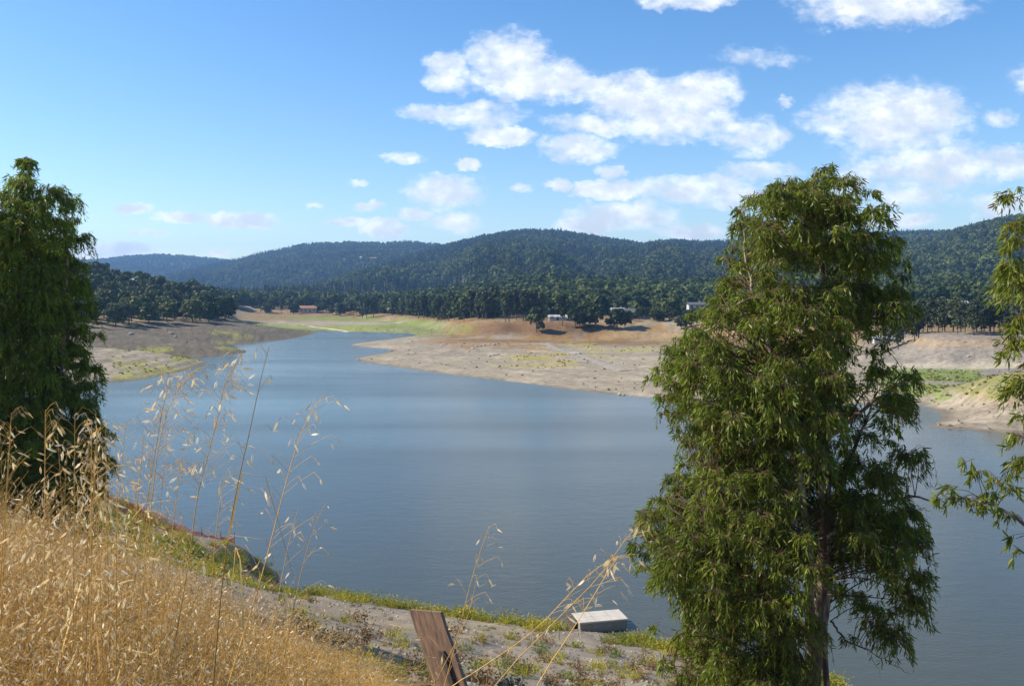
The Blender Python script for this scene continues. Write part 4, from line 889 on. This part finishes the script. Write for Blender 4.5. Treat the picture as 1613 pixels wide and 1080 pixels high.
def plank():
    d = 5.4; tl, tr, br, bl = W(641, 969, d), W(694, 962, d), W(752, 1105, d), W(698, 1108, d)
    tl[1] += .10; tr[1] -= .02; br[1] -= .22; bl[1] -= .10
    dn = (bl - tl) + (br - tr); dn /= np.linalg.norm(dn); ex = .55; br = br + dn * ex; bl = bl + dn * ex
    r = empty('plank', tuple((bl + br) / 2)); tag(r, 'weathered brown wooden plank leaning out of the dry grass', 'plank'); org = (bl + br) / 2
    nrm = np.cross(tr - tl, dn); nrm /= np.linalg.norm(nrm); nrm *= -np.sign(nrm[1]) * -1; th = nrm * .028
    if th[1] < 0: th = -th
    m, nt, N, L = mat_nodes('weathered_wood'); b = N.new('ShaderNodeBsdfPrincipled'); b.inputs['Roughness'].default_value = .85
    tc = N.new('ShaderNodeTexCoord'); mp = N.new('ShaderNodeMapping'); mp.inputs['Rotation'].default_value = (0, R(21), 0); L.new(tc.outputs['Object'], mp.inputs[0])
    m2 = N.new('ShaderNodeMapping'); m2.inputs['Scale'].default_value = (70, 30, 3.5); L.new(mp.outputs[0], m2.inputs[0])
    n = N.new('ShaderNodeTexNoise'); n.inputs['Scale'].default_value = 1; n.inputs['Detail'].default_value = 5; L.new(m2.outputs[0], n.inputs[0])
    rp = N.new('ShaderNodeValToRGB'); L.new(n.outputs[0], rp.inputs[0]); rp.color_ramp.elements[0].position = .3; rp.color_ramp.elements[0].color = (.10, .062, .042, 1); rp.color_ramp.elements[1].position = .7; rp.color_ramp.elements[1].color = (.27, .165, .105, 1)
    L.new(rp.outputs[0], b.inputs['Base Color']); bp = N.new('ShaderNodeBump'); bp.inputs['Distance'].default_value = .004; L.new(n.outputs[0], bp.inputs['Height']); L.new(bp.outputs[0], b.inputs['Normal'])
    o = N.new('ShaderNodeOutputMaterial'); L.new(b.outputs[0], o.inputs[0])
    nseg = 10; V = []
    g = np.random.default_rng(2)
    for k in range(nseg + 1):
        t = k / nseg; a = tl * (1 - t) + bl * t; c = tr * (1 - t) + br * t; j = (tr - tl) * .008
        a = a + j * g.normal(); c = c + j * g.normal()
        V += [a - org, c - org, c + th - org, a + th - org]
    f = [[0, 1, 2, 3], [4 * nseg + 3, 4 * nseg + 2, 4 * nseg + 1, 4 * nseg]]
    for k in range(nseg):
        for j in range(4): f.append([4*k+j, 4*k+4+j, 4*k+4+(j+1) % 4, 4*k+(j+1) % 4])
    obj('board', mesh_np('board', V, f, m), r)
    mid_t = tl * .32 + tr * .68; mid_b = bl * .32 + br * .68; u_ = (tr - tl) / np.linalg.norm(tr - tl); a = mid_t * .80 + mid_b * .20; c = mid_t * .12 + mid_b * .88; nn = -th / .028
    V = [a - u_ * .016, a + u_ * .016, c + u_ * .016, c - u_ * .016]; V = [p + nn * .001 - org for p in V] + [p + nn * .026 - org for p in V]
    obj('batten', mesh_np('batten', V, [[4,5,6,7],[0,1,5,4],[1,2,6,5],[2,3,7,6],[3,0,4,7]], simple_mat('dark_batten', (.075, .06, .05), .8, .3, 9)), r)
plank()
def net_fence():
    m, nt, N, L = mat_nodes('orange_plastic_net'); b = N.new('ShaderNodeBsdfPrincipled'); b.inputs['Base Color'].default_value = (.55, .11, .07, 1); b.inputs['Roughness'].default_value = .6
    o = N.new('ShaderNodeOutputMaterial'); L.new(b.outputs[0], o.inputs[0])
    pts = []
    for px, d in [(120, 61.5), (180, 60.3), (240, 59.2), (300, 58.2), (340, 57.6), (369, 57.0)]:
        x = (px - CX) / F * d; pts.append((x, d, 0))
    P = smooth_path(pts, 60); P[:, 2] = znear(P[:, 0], P[:, 1]); r = empty('net_fence', tuple(P[0])); tag(r, 'low orange plastic net fence along the left bank crest', 'fence'); parts = []
    h = .48 + .06 * np.sin(np.arange(60))
    for k in np.linspace(.06, 1, 8): parts.append(tube(P + np.c_[np.zeros(60), np.zeros(60), h * k] - P[0], .011, 3))
    fine = smooth_path(P, 300); hf = np.interp(np.linspace(0, 1, 300), np.linspace(0, 1, 60), h)
    for q, hh in zip(fine, hf): parts.append(tube([q - P[0], q - P[0] + (0, 0, hh)], .009, 3))
    obj('net', mesh_np('net', *joinvf(parts), m), r)
    for i in range(0, 60, 10):
        v, f = tube([P[i] - P[0] + (0, 0, -.2), P[i] - P[0] + (0, 0, .8)], .03, 6); obj('post', mesh_np('post', v, f, simple_mat('net_post', (.35, .16, .10)), True), r)
    q = P[59] - P[0]; v, f = tube([q + (0, 0, -.2), q + (0, 0, .85)], .03, 6); obj('post', mesh_np('post', v, f, bpy.data.materials['net_post'], True), r)
net_fence()

# ------------------------------------------------------------------ weeds on the near bank
WEEDY = leaf_mat('yellow_green_weed', (.24, .23, .03), (.42, .36, .045), .3, .6, .2)
WEEDG = leaf_mat('green_weed', (.11, .15, .03), (.20, .22, .04), .3, .6, .2)
WEEDB = leaf_mat('dead_brown_weed', (.13, .075, .04), (.24, .15, .075), .15, .8, .1)
WEEDR = leaf_mat('red_succulent', (.27, .06, .025), (.36, .15, .04), .2, .6, .2)
def weed_mesh(seed, mat, h=.42, r=.40, n=46, leafy=5):
    g = np.random.default_rng(seed); V, Fc = [], []
    for i in range(n):
        a = g.uniform(0, 6.28); q = r * math.sqrt(g.uniform(0, 1)); b = np.array((math.cos(a) * q * .6, math.sin(a) * q * .6, -.04)); hh = h * g.uniform(.45, 1.1) * (1 - .45 * (q / r) ** 2)
        t = b + np.array((math.cos(a) * q * .65 + g.normal(0, .03), math.sin(a) * q * .65 + g.normal(0, .03), hh)); p = np.array((-math.sin(a), math.cos(a), 0)) * .006
        k = len(V); V += [b - p, b + p, t]; Fc.append([k, k + 1, k + 2])
        for j in range(leafy):
            s = g.uniform(.2, 1.0); c = b * (1 - s) + t * s; aa = g.uniform(0, 6.28); d = np.array((math.cos(aa), math.sin(aa), g.uniform(.2, 1.0))); d /= np.linalg.norm(d); l = g.uniform(.05, .10); w = np.cross(d, g.normal(size=3)); w /= np.linalg.norm(w); w *= .016
            k = len(V); V += [c, c + d * l * .5 + w, c + d * l, c + d * l * .5 - w]; Fc.append([k, k + 1, k + 2, k + 3])
    return mesh_np('weed', V, Fc, mat)
WY = [weed_mesh(i, WEEDY) for i in range(4)]; WG = [weed_mesh(10 + i, WEEDG, .38, .36) for i in range(4)]; WB = [weed_mesh(20 + i, WEEDB, .48, .30, 34, 4) for i in range(4)]
def weed(kind, x, y, s, label, group, g):
    o = obj('weed', kind[g.integers(len(kind))], None, (x, y, float(znear(np.array([x]), np.array([y]))[0])), g.uniform(0, 6.28)); o.scale = (s, s, s * g.uniform(.8, 1.2)); tag(o, label, 'weed', group)
def near_weeds():
    g = np.random.default_rng(31)
    SH = np.array([WZ(a, b)[:2] for a, b in [(430,922),(470,931),(500,938),(560,946),(640,955),(740,968),(830,982),(900,994),(1000,1009),(1080,1028),(1180,1048),(1260,1064),(1330,1080)]])
    for k in range(235):                                            # fringe along the waterline
        t = g.uniform(.10, .985) ** .9 * (len(SH) - 1); i = int(t); p = SH[i] * (1 - t + i) + SH[min(i + 1, len(SH) - 1)] * (t - i); back = abs(g.normal(0, 1.15)) + .5; q = p * (1 - back / np.linalg.norm(p))
        if -3.6 < (q[0] - 3.9) < 2.2 and abs(q[0] - 4.6) < 1.9 and q[1] > 45.3: continue
        qx = CX + F * q[0] / q[1]; big = g.random() < .3; where = 'left of the plank' if qx < 640 else 'between plank and concrete block' if qx < 905 else 'between concrete block and big tree' if qx < 1060 else 'below the big tree'
        yg = g.random() < .72; lab = '%s %s weed clump in the waterline fringe, %s' % ('tall' if big else 'low', 'yellow' if yg else 'green', where)
        weed(WY if yg else WG, q[0], q[1], g.uniform(1.4, 1.9) if big else g.uniform(.8, 1.3), lab, lab[:-0 or None], g)
    WH = lambda a: 'left of the plank' if a < 640 else 'right of the plank' if a < 905 else 'near the concrete block' if a < 1060 else 'below the big tree'
    for k in range(165):                                             # scattered up the bank
        px = g.uniform(430, 1260); py = g.uniform(np.interp(px, [430, 1260], [945, 1065]), 1085); d = 22
        for _ in range(30): d = d + .5 * ((H - float(znear(np.array([(px - CX) / F * d]), np.array([d]), False)[0])) * F / (py - HZ) - d)
        if not 17 < d < 50: continue
        x = (px - CX) / F * d; u = g.random()
        if u < .42: weed(WB, x, d, g.uniform(.8, 1.5), 'dried brown weed standing on the grey gravel bank, ' + WH(px), 'dried weeds on the gravel bank ' + WH(px), g)
        elif u < .75: weed(WY, x, d, g.uniform(.6, 1.3), 'yellowish weed clump on the open gravel bank, ' + WH(px), 'yellowish weeds on the gravel bank ' + WH(px), g)
        else: weed(WG, x, d, g.uniform(.6, 1.3), 'green weed clump on the open gravel bank, ' + WH(px), 'green weeds on the gravel bank ' + WH(px), g)
near_weeds()
def bank_cover():
    g = np.random.default_rng(51)
    coll = proto_collection('cover_kinds', WY + WG + WB + [weed_mesh(40 + i, WEEDR, .25, .4, 40, 4) for i in range(3)])
    n = 5200; x = g.uniform(-42, -8, n); y = g.uniform(24, 61, n); z = znear(x, y); n1 = fbm(x / 4, y / 4, 4, 31); n2 = fbm(x, y, 4, 32)
    sh = sstep(-x - 11 + (y - 50) * .25 + (n1 - .5) * 8, 0, 3); ok = (z > .35) & (g.random(n) < sh * sstep(n1 * .5 + n2 * .5, .40, .54))
    x, y, z = x[ok], y[ok], z[ok]; m = len(x); crest = (y > 53.5) & (g.random(m) < .55)
    idx = np.where(crest, g.integers(12, 15, m), np.where(g.random(m) < .6, g.integers(0, 4, m), g.integers(4, 9, m))); rot = np.zeros((m, 3)); rot[:, 2] = g.uniform(0, 6.28, m)
    scatter('ground_cover', np.stack([x, y, z], -1), rot, g.uniform(.45, 1.1, m), idx, coll, 'low green, yellow and red ground cover on the left bank shoulder', 'ground cover')
    n = 1500; x = g.uniform(-14, 15, n); y = g.uniform(16, 48, n); z = znear(x, y); ok = (z > .3) & (fbm(x / 3, y / 3, 3, 61) > .5); x, y, z = x[ok], y[ok], z[ok]; m = len(x); rot = np.zeros((m, 3)); rot[:, 2] = g.uniform(0, 6.28, m)
    scatter('bank_litter', np.stack([x, y, z], -1), rot, g.uniform(.15, .5, m), np.where(g.random(m) < .7, g.integers(8, 12, m), g.integers(0, 8, m)), coll, 'sparse tiny dry stems and sprouts over the gravel bank', 'dry stems')
    n = 9000; x = g.uniform(-15, 16, n); y = g.uniform(12, 52, n); z = znear(x, y); ok = z > -.1; x, y, z = x[ok], y[ok], z[ok]; m = len(x)
    scatter('gravel', np.stack([x, y, z], -1), g.uniform(0, 6.28, (m, 3)), .015 + .07 * g.random(m) ** 6, g.integers(0, 5, m), proto_collection('gravel_kinds', ROCKS), 'loose gravel and small stones on the near bank', 'gravel')
bank_cover()

# ------------------------------------------------------------------ dry wild oats in the foreground
def straw_mat(name, tr=.35):
    m, nt, N, L = mat_nodes(name); b = N.new('ShaderNodeBsdfPrincipled'); b.inputs['Roughness'].default_value = .55; b.inputs['Specular IOR Level'].default_value = .35
    at = N.new('ShaderNodeAttribute'); at.attribute_name = 'col'; oi = N.new('ShaderNodeObjectInfo'); mr = N.new('ShaderNodeMapRange'); L.new(oi.outputs['Random'], mr.inputs[0]); mr.inputs[3].default_value = .88; mr.inputs[4].default_value = 1.1
    vm = N.new('ShaderNodeVectorMath'); vm.operation = 'SCALE'; L.new(at.outputs['Color'], vm.inputs[0]); L.new(mr.outputs[0], vm.inputs['Scale']); L.new(vm.outputs[0], b.inputs['Base Color'])
    t = N.new('ShaderNodeBsdfTranslucent'); L.new(vm.outputs[0], t.inputs[0]); ms = N.new('ShaderNodeMixShader'); ms.inputs[0].default_value = tr; L.new(b.outputs[0], ms.inputs[1]); L.new(t.outputs[0], ms.inputs[2])
    o = N.new('ShaderNodeOutputMaterial'); L.new(ms.outputs[0], o.inputs[0]); return m
STRAW = straw_mat('dry_straw'); 
C_STEM = np.array((.66, .42, .125)); C_SPIKE = np.array((.76, .58, .31)); C_PALE = np.array((.87, .77, .54)); C_BLADE = np.array((.82, .56, .19))
def spikelets(pos, dirn, length, g):
    """papery paired glumes: two long bent blades opening from one point"""
    V, Fc, C = [], [], []; n = 0
    for p, d, l in zip(pos, dirn, length):
        d = d / np.linalg.norm(d); s = np.cross(d, g.normal(size=3)); s /= np.linalg.norm(s); u = np.cross(d, s); c = C_PALE if g.random() < .42 else C_SPIKE * g.uniform(.8, 1.15)
        for sg in (-1, 1):
            o = u * sg * l * .07; w = s * l * .068
            V += [p, p + d * l * .35 + o + w, p + d * l * .35 + o - w, p + d * l * .7 + o * .9 + w * .7, p + d * l * .7 + o * .9 - w * .7, p + d * l + o * .6, p + d * l * .42 + o * 1.5]
            Fc += [[n, n+1, n+6], [n, n+6, n+2], [n+1, n+3, n+6], [n+6, n+4, n+2], [n+3, n+5, n+6], [n+6, n+5, n+4]]; C += [c] * 7; n += 7
    return np.array(V), np.array(Fc), np.array(C)
def oat(path, seed, nspk, start=.5, r0=.0016, spread=.085, slen=.025, blades=2, joined=True):
    """returns (stem parts, spikelet parts) as (v,f,col)"""
    g = np.random.default_rng(seed); sp = smooth_path(path, 9 if joined else 18); n = len(sp)
    v, f = tube(sp, np.linspace(r0, r0 * .35, n), 3); parts = [(v, f, np.tile(C_STEM * g.uniform(.8, 1.15), (len(v), 1)))]; pos, dr, ln = [], [], []
    tot = np.sum(np.linalg.norm(np.diff(sp, axis=0), axis=1))
    for k in range(nspk):
        t = start + (1 - start) * (k + g.uniform(0, 1)) / nspk; q = t * (n - 1); i = min(int(q), n - 2); b = sp[i] * (1 - q + i) + sp[i + 1] * (q - i); ax = sp[i + 1] - sp[i]; ax /= np.linalg.norm(ax)
        a = g.uniform(0, 6.28); rr = spread * (1.25 - t) / (1.25 - start) * g.uniform(.25, 1.15); o = np.array((math.cos(a), math.sin(a), 0)); e = b + o * rr + ax * rr * .75; e2 = e + o * rr * .25 + np.array((0, 0, -.012))
        v, f = tube([b, (b + e) / 2 + ax * .004, e, e2], .00045, 3); parts.append((v, f, np.tile(C_STEM, (len(v), 1))))
        pos.append(e2); dr.append(np.array((0, 0, -.75)) + o * .65 + g.normal(0, .45, 3) + np.array((.25, 0, 0))); ln.append(slen * g.uniform(.7, 1.2))
    for k in range(blades):
        i = g.integers(1, max(2, n // 2)); b = sp[i]; a = g.uniform(0, 6.28); o = np.array((math.cos(a), math.sin(a), 0)); l = g.uniform(.14, .34); w = np.cross(o, (0, 0, 1)) * .0022
        pts = [b, b + o * l * .25 + (0, 0, l * .6), b + o * l * .6 + (0, 0, l * .62), b + o * l + (0, 0, l * g.uniform(-.1, .35))]; V = []
        for j, p in enumerate(pts): V += [p - w * (1 - j * .3), p + w * (1 - j * .3)]
        F2 = np.array([[0,1,3],[0,3,2],[2,3,5],[2,5,4],[4,5,7],[4,7,6]]); parts.append((np.array(V), F2, np.tile(C_BLADE * g.uniform(.8, 1.2), (8, 1))))
    sk = (spikelets(pos, dr, ln, g) if joined else (pos, dr, ln))
    return parts, sk
def merge(parts):
    v, f = joinvf([(a, b) for a, b, c in parts]); return v, f, np.concatenate([c for *_, c in parts])
def grass_field():
    g = np.random.default_rng(71)
    def one_oat(b, k):
        h = g.uniform(.62, 1.05); lx, ly = g.normal(.06, .08), g.normal(0, .07)
        pr, sk = oat([b + (0, 0, -.18), b + (lx * .1, ly * .1, h * .4), b + (lx * .5, ly * .5, h * .75), b + (lx * 1.3, ly * 1.3, h)], 2000 + k, int(g.integers(5, 13)), .55, .0012, .055, .0175, 2)
        f_ = g.uniform(.75, 1.2); return [(v, f, c * f_) for v, f, c in pr + [sk]]
    def straw(b):
        h = g.uniform(.22, .85); a = g.uniform(0, 6.28); o_ = np.array((math.cos(a), math.sin(a), 0)); bend = g.uniform(.05, .95)
        pts = smooth_path([b + (0, 0, -.18), b + o_ * h * bend * .15 + (0, 0, h * .5), b + o_ * h * bend * .55 + (0, 0, h * (.9 - .3 * bend)), b + o_ * h * bend + (0, 0, h * (1 - .8 * bend))], 6)
        v, f = tube(pts, np.linspace(.0014, .0004, 6), 3); return [(v, f, np.tile(C_BLADE * g.uniform(.6, 1.25), (len(v), 1)))]
    protos = []; k = 0
    for (noat, nst) in [(10, 46)] * 7 + [(5, 62)] * 7 + [(1, 76)] * 7:
        parts = []
        for _ in range(noat): q = g.uniform(-.15, .15, 2); parts += one_oat(np.array((q[0], q[1], 0)), k); k += 1
        for _ in range(nst): q = g.uniform(-.16, .16, 2); parts += straw(np.array((q[0], q[1], 0)))
        protos.append(mesh_np('grass_patch', *(lambda m: (m[0], m[1], STRAW, False, m[2]))(merge(parts))))
    coll = proto_collection('grass_kinds', protos)
    # a dense stand left of the plank, thinning down the slope
    n = 8200; d = 1.2 + 9.5 * g.random(n) ** 1.15; px = g.uniform(-1550, 760, n); x = (px - CX) / F * d
    edge = np.interp(d, [1.2, 2, 3, 5, 7, 10], [440, 540, 600, 625, 610, 560]); dn = 1 - sstep(px + g.normal(0, 35, n), edge - 80, edge + 50); dn = dn * (1 - .8 * sstep(d, 6, 10.5)) * np.clip(.15 + .24 * d, 0, 1)
    ok = g.random(n) < dn; x, d, px = x[ok], d[ok], px[ok]; z = znear(x, d); m = len(x); print('grass', m)
    w = np.interp(px, [0, 200, 350, 560], [0, .35, 1.1, 2.0]) + g.uniform(-.6, .6, m); idx = np.clip(np.round(w), 0, 2).astype(int) * 7 + g.integers(0, 7, m)
    hs = g.uniform(.85, 1.1, m) * np.interp(px, [-100, 100, 220, 350, 500, 640], [.98, .92, .84, .77, .70, .52]); rot = g.normal(0, .07, (m, 3)); rot[:, 1] += .05; rot[:, 2] = g.uniform(0, 6.28, m)
    scatter('dry_grass', np.stack([x, d, z], -1), rot, np.stack([np.ones(m), np.ones(m), hs], -1), idx, coll, 'dense golden dry wild oat grass filling the lower left foreground', 'grass')
grass_field()
SPIKES = []
for i in range(7):
    gg = np.random.default_rng(500 + i); SPIKES.append(mesh_np('spikelet', *(lambda a: (a[0], a[1], STRAW, False, a[2]))(spikelets([np.zeros(3)], [np.array((0, 0, 1.0))], [1.0], gg))))
def stalk(pts, d, seed, nspk, label, group=None, start=.45, spread=.085, dark=False, dd=0.0):
    P = [W(a, b, d + dd * k / len(pts)) for k, (a, b) in enumerate(pts)]; x0, y0 = P[0][0], P[0][1]; zg = float(znear(np.array([x0]), np.array([y0]))[0])
    run = (P[1][0] - x0) / max(.02, P[1][2] - P[0][2]); dz = max(.1, P[0][2] - zg); P = [np.array((x0 - run * dz * .62, y0, P[0][2] - dz)), np.array((x0 - run * dz * .38, y0, P[0][2] - dz * .45))] + P; org = P[0]; r = empty('wild_oat_stalk', tuple(org)); tag(r, label, 'grass stalk', group)
    pr, sk = oat([p - org for p in P], seed, nspk, start, .0019, spread, .0235, 1, False); v, f, c = merge(pr); c = c * (.55 if dark else 1.0)
    obj('stem', mesh_np('stem', v, f, STRAW, False, c), r)
    for p, d_, l in zip(*sk):                                       # every spikelet hangs on its own
        o = bpy.data.objects.new('spikelet', SPIKES[len(r.children) % len(SPIKES)]); o.location = tuple(p); o.scale = (l, l, l)
        q = Vector(d_).to_track_quat('Z', 'Y'); q.rotate(q.__class__(Vector(d_).normalized(), float(len(r.children) * 2.4))); o.rotation_euler = q.to_euler(); link(o, r)
stalk([(262,1090),(295,898),(310,787),(323,733),(343,657),(353,607),(381,556)], 2.1, 301, 70, 'tallest full wild oat head with tip crossing the far left shoreline', None, .52, .075)
stalk([(212,1060),(232,860),(250,700),(276,620),(306,583)], 2.3, 302, 72, 'full bushy oat head left of the tallest, tip bent right', None, .42, .105)
stalk([(188,1060),(222,850),(243,720),(257,640),(270,594)], 2.4, 303, 64, 'upright full oat head leftmost of those against the water', None, .42, .105)
stalk([(335,1090),(352,900),(372,775),(393,680),(410,600),(424,546)], 1.9, 304, 4, 'thin dark nearly bare stalk rising beside the tallest oat head', None, .55, .09, True)
stalk([(356,1090),(410,915),(440,800),(462,720),(482,665),(506,627)], 2.0, 305, 34, 'oat stalk leaning right with sparse seed head over the middle of the lake', None, .40, .10)
stalk([(452,1010),(475,900),(492,840),(510,796)], 2.5, 306, 14, 'short oat stalk low over the water right of the leaning one', None, .3, .085)
stalk([(425,1010),(446,900),(456,850),(470,800)], 2.6, 307, 10, 'short thin oat stalk between the leaning stalk and its short neighbour', None, .3, .08)
stalk([(320,1090),(335,900),(345,800),(358,740)], 2.2, 308, 22, 'oat head at half height just right of the tallest stalk', None, .5, .07)
stalk([(690,1120),(716,1020),(745,905),(771,827)], 2.4, 309, 22, 'lone oat stalk rising above the wooden plank', None, .45, .085)
stalk([(664,1120),(716,1015),(740,960),(752,905)], 2.5, 310, 8, 'thin oat stalk crossing the plank behind the lone one', None, .5, .07)
stalk([(768,1095),(850,1003),(940,912),(985,850),(1013,822)], 1.8, 311, 20, 'long oat stalk slanting right, tip touching the big tree', None, .5, .06)
stalk([(660,1120),(760,1050),(844,990),(928,904),(980,874)], 1.9, 312, 24, 'arched oat stalk slanting right above the plank top, seeds drooping', None, .6, .065)
stalk([(835,1100),(890,1010),(928,950),(955,905),(972,878)], 1.85, 313, 12, 'short oat stalk crossing in front of the concrete block', None, .5, .06)
g7 = np.random.default_rng(77)
for k in range(22):
    tx = g7.uniform(-5, 190); ty = g7.uniform(645, 790); ln_ = g7.uniform(-25, 35)
    stalk([(tx - ln_ * 1.5, 1090), (tx - ln_ * .9, 930), (tx - ln_ * .35, ty + 90), (tx, ty)], g7.uniform(1.8, 2.7), 330 + k, int(g7.integers(22, 40)), 'tall oat stalk in front of the dark left tree', 'oat stalks in front of the left tree', .45, .095)
for k in range(6):
    tx = 200 + k * 16 + g7.uniform(-6, 6); ty = g7.uniform(640, 760)
    stalk([(tx - 40, 1090), (tx - 22, 920), (tx - 8, ty + 80), (tx, ty)], g7.uniform(2.1, 2.6), 370 + k, 26, 'oat stalk in the loose cluster against the water at left', 'oat stalks clustered against the water', .42, .09)

ordinal_labels('oat stalks in front of the left tree', 'oat stalk', 'the dense group before the left tree')
ordinal_labels('oat stalks clustered against the water', 'oat stalk', 'the loose cluster against the water')

# ------------------------------------------------------------------ haze
ZTOP = max(300.0, max(max((v.co.z for v in o.data.vertices), default=0) for o in COL.objects if o.name == 'hills') + 30)
def haze():
    m, nt, N, L = mat_nodes('haze_air'); v = N.new('ShaderNodeVolumePrincipled')
    v.inputs['Color'].default_value = (.30, .57, 1.0, 1); v.inputs['Density'].default_value = HAZE; v.inputs['Anisotropy'].default_value = .25
    o = N.new('ShaderNodeOutputMaterial'); L.new(v.outputs[0], o.inputs['Volume'])
    b = MB(); b.box(-7200, 7200, -70, 4950, -6, ZTOP)
    tag(obj('haze', b.mesh('haze', m)), 'thin bluish haze in the air over the lake valley', 'haze', kind='stuff')
HAZE = 1.5e-4
haze()
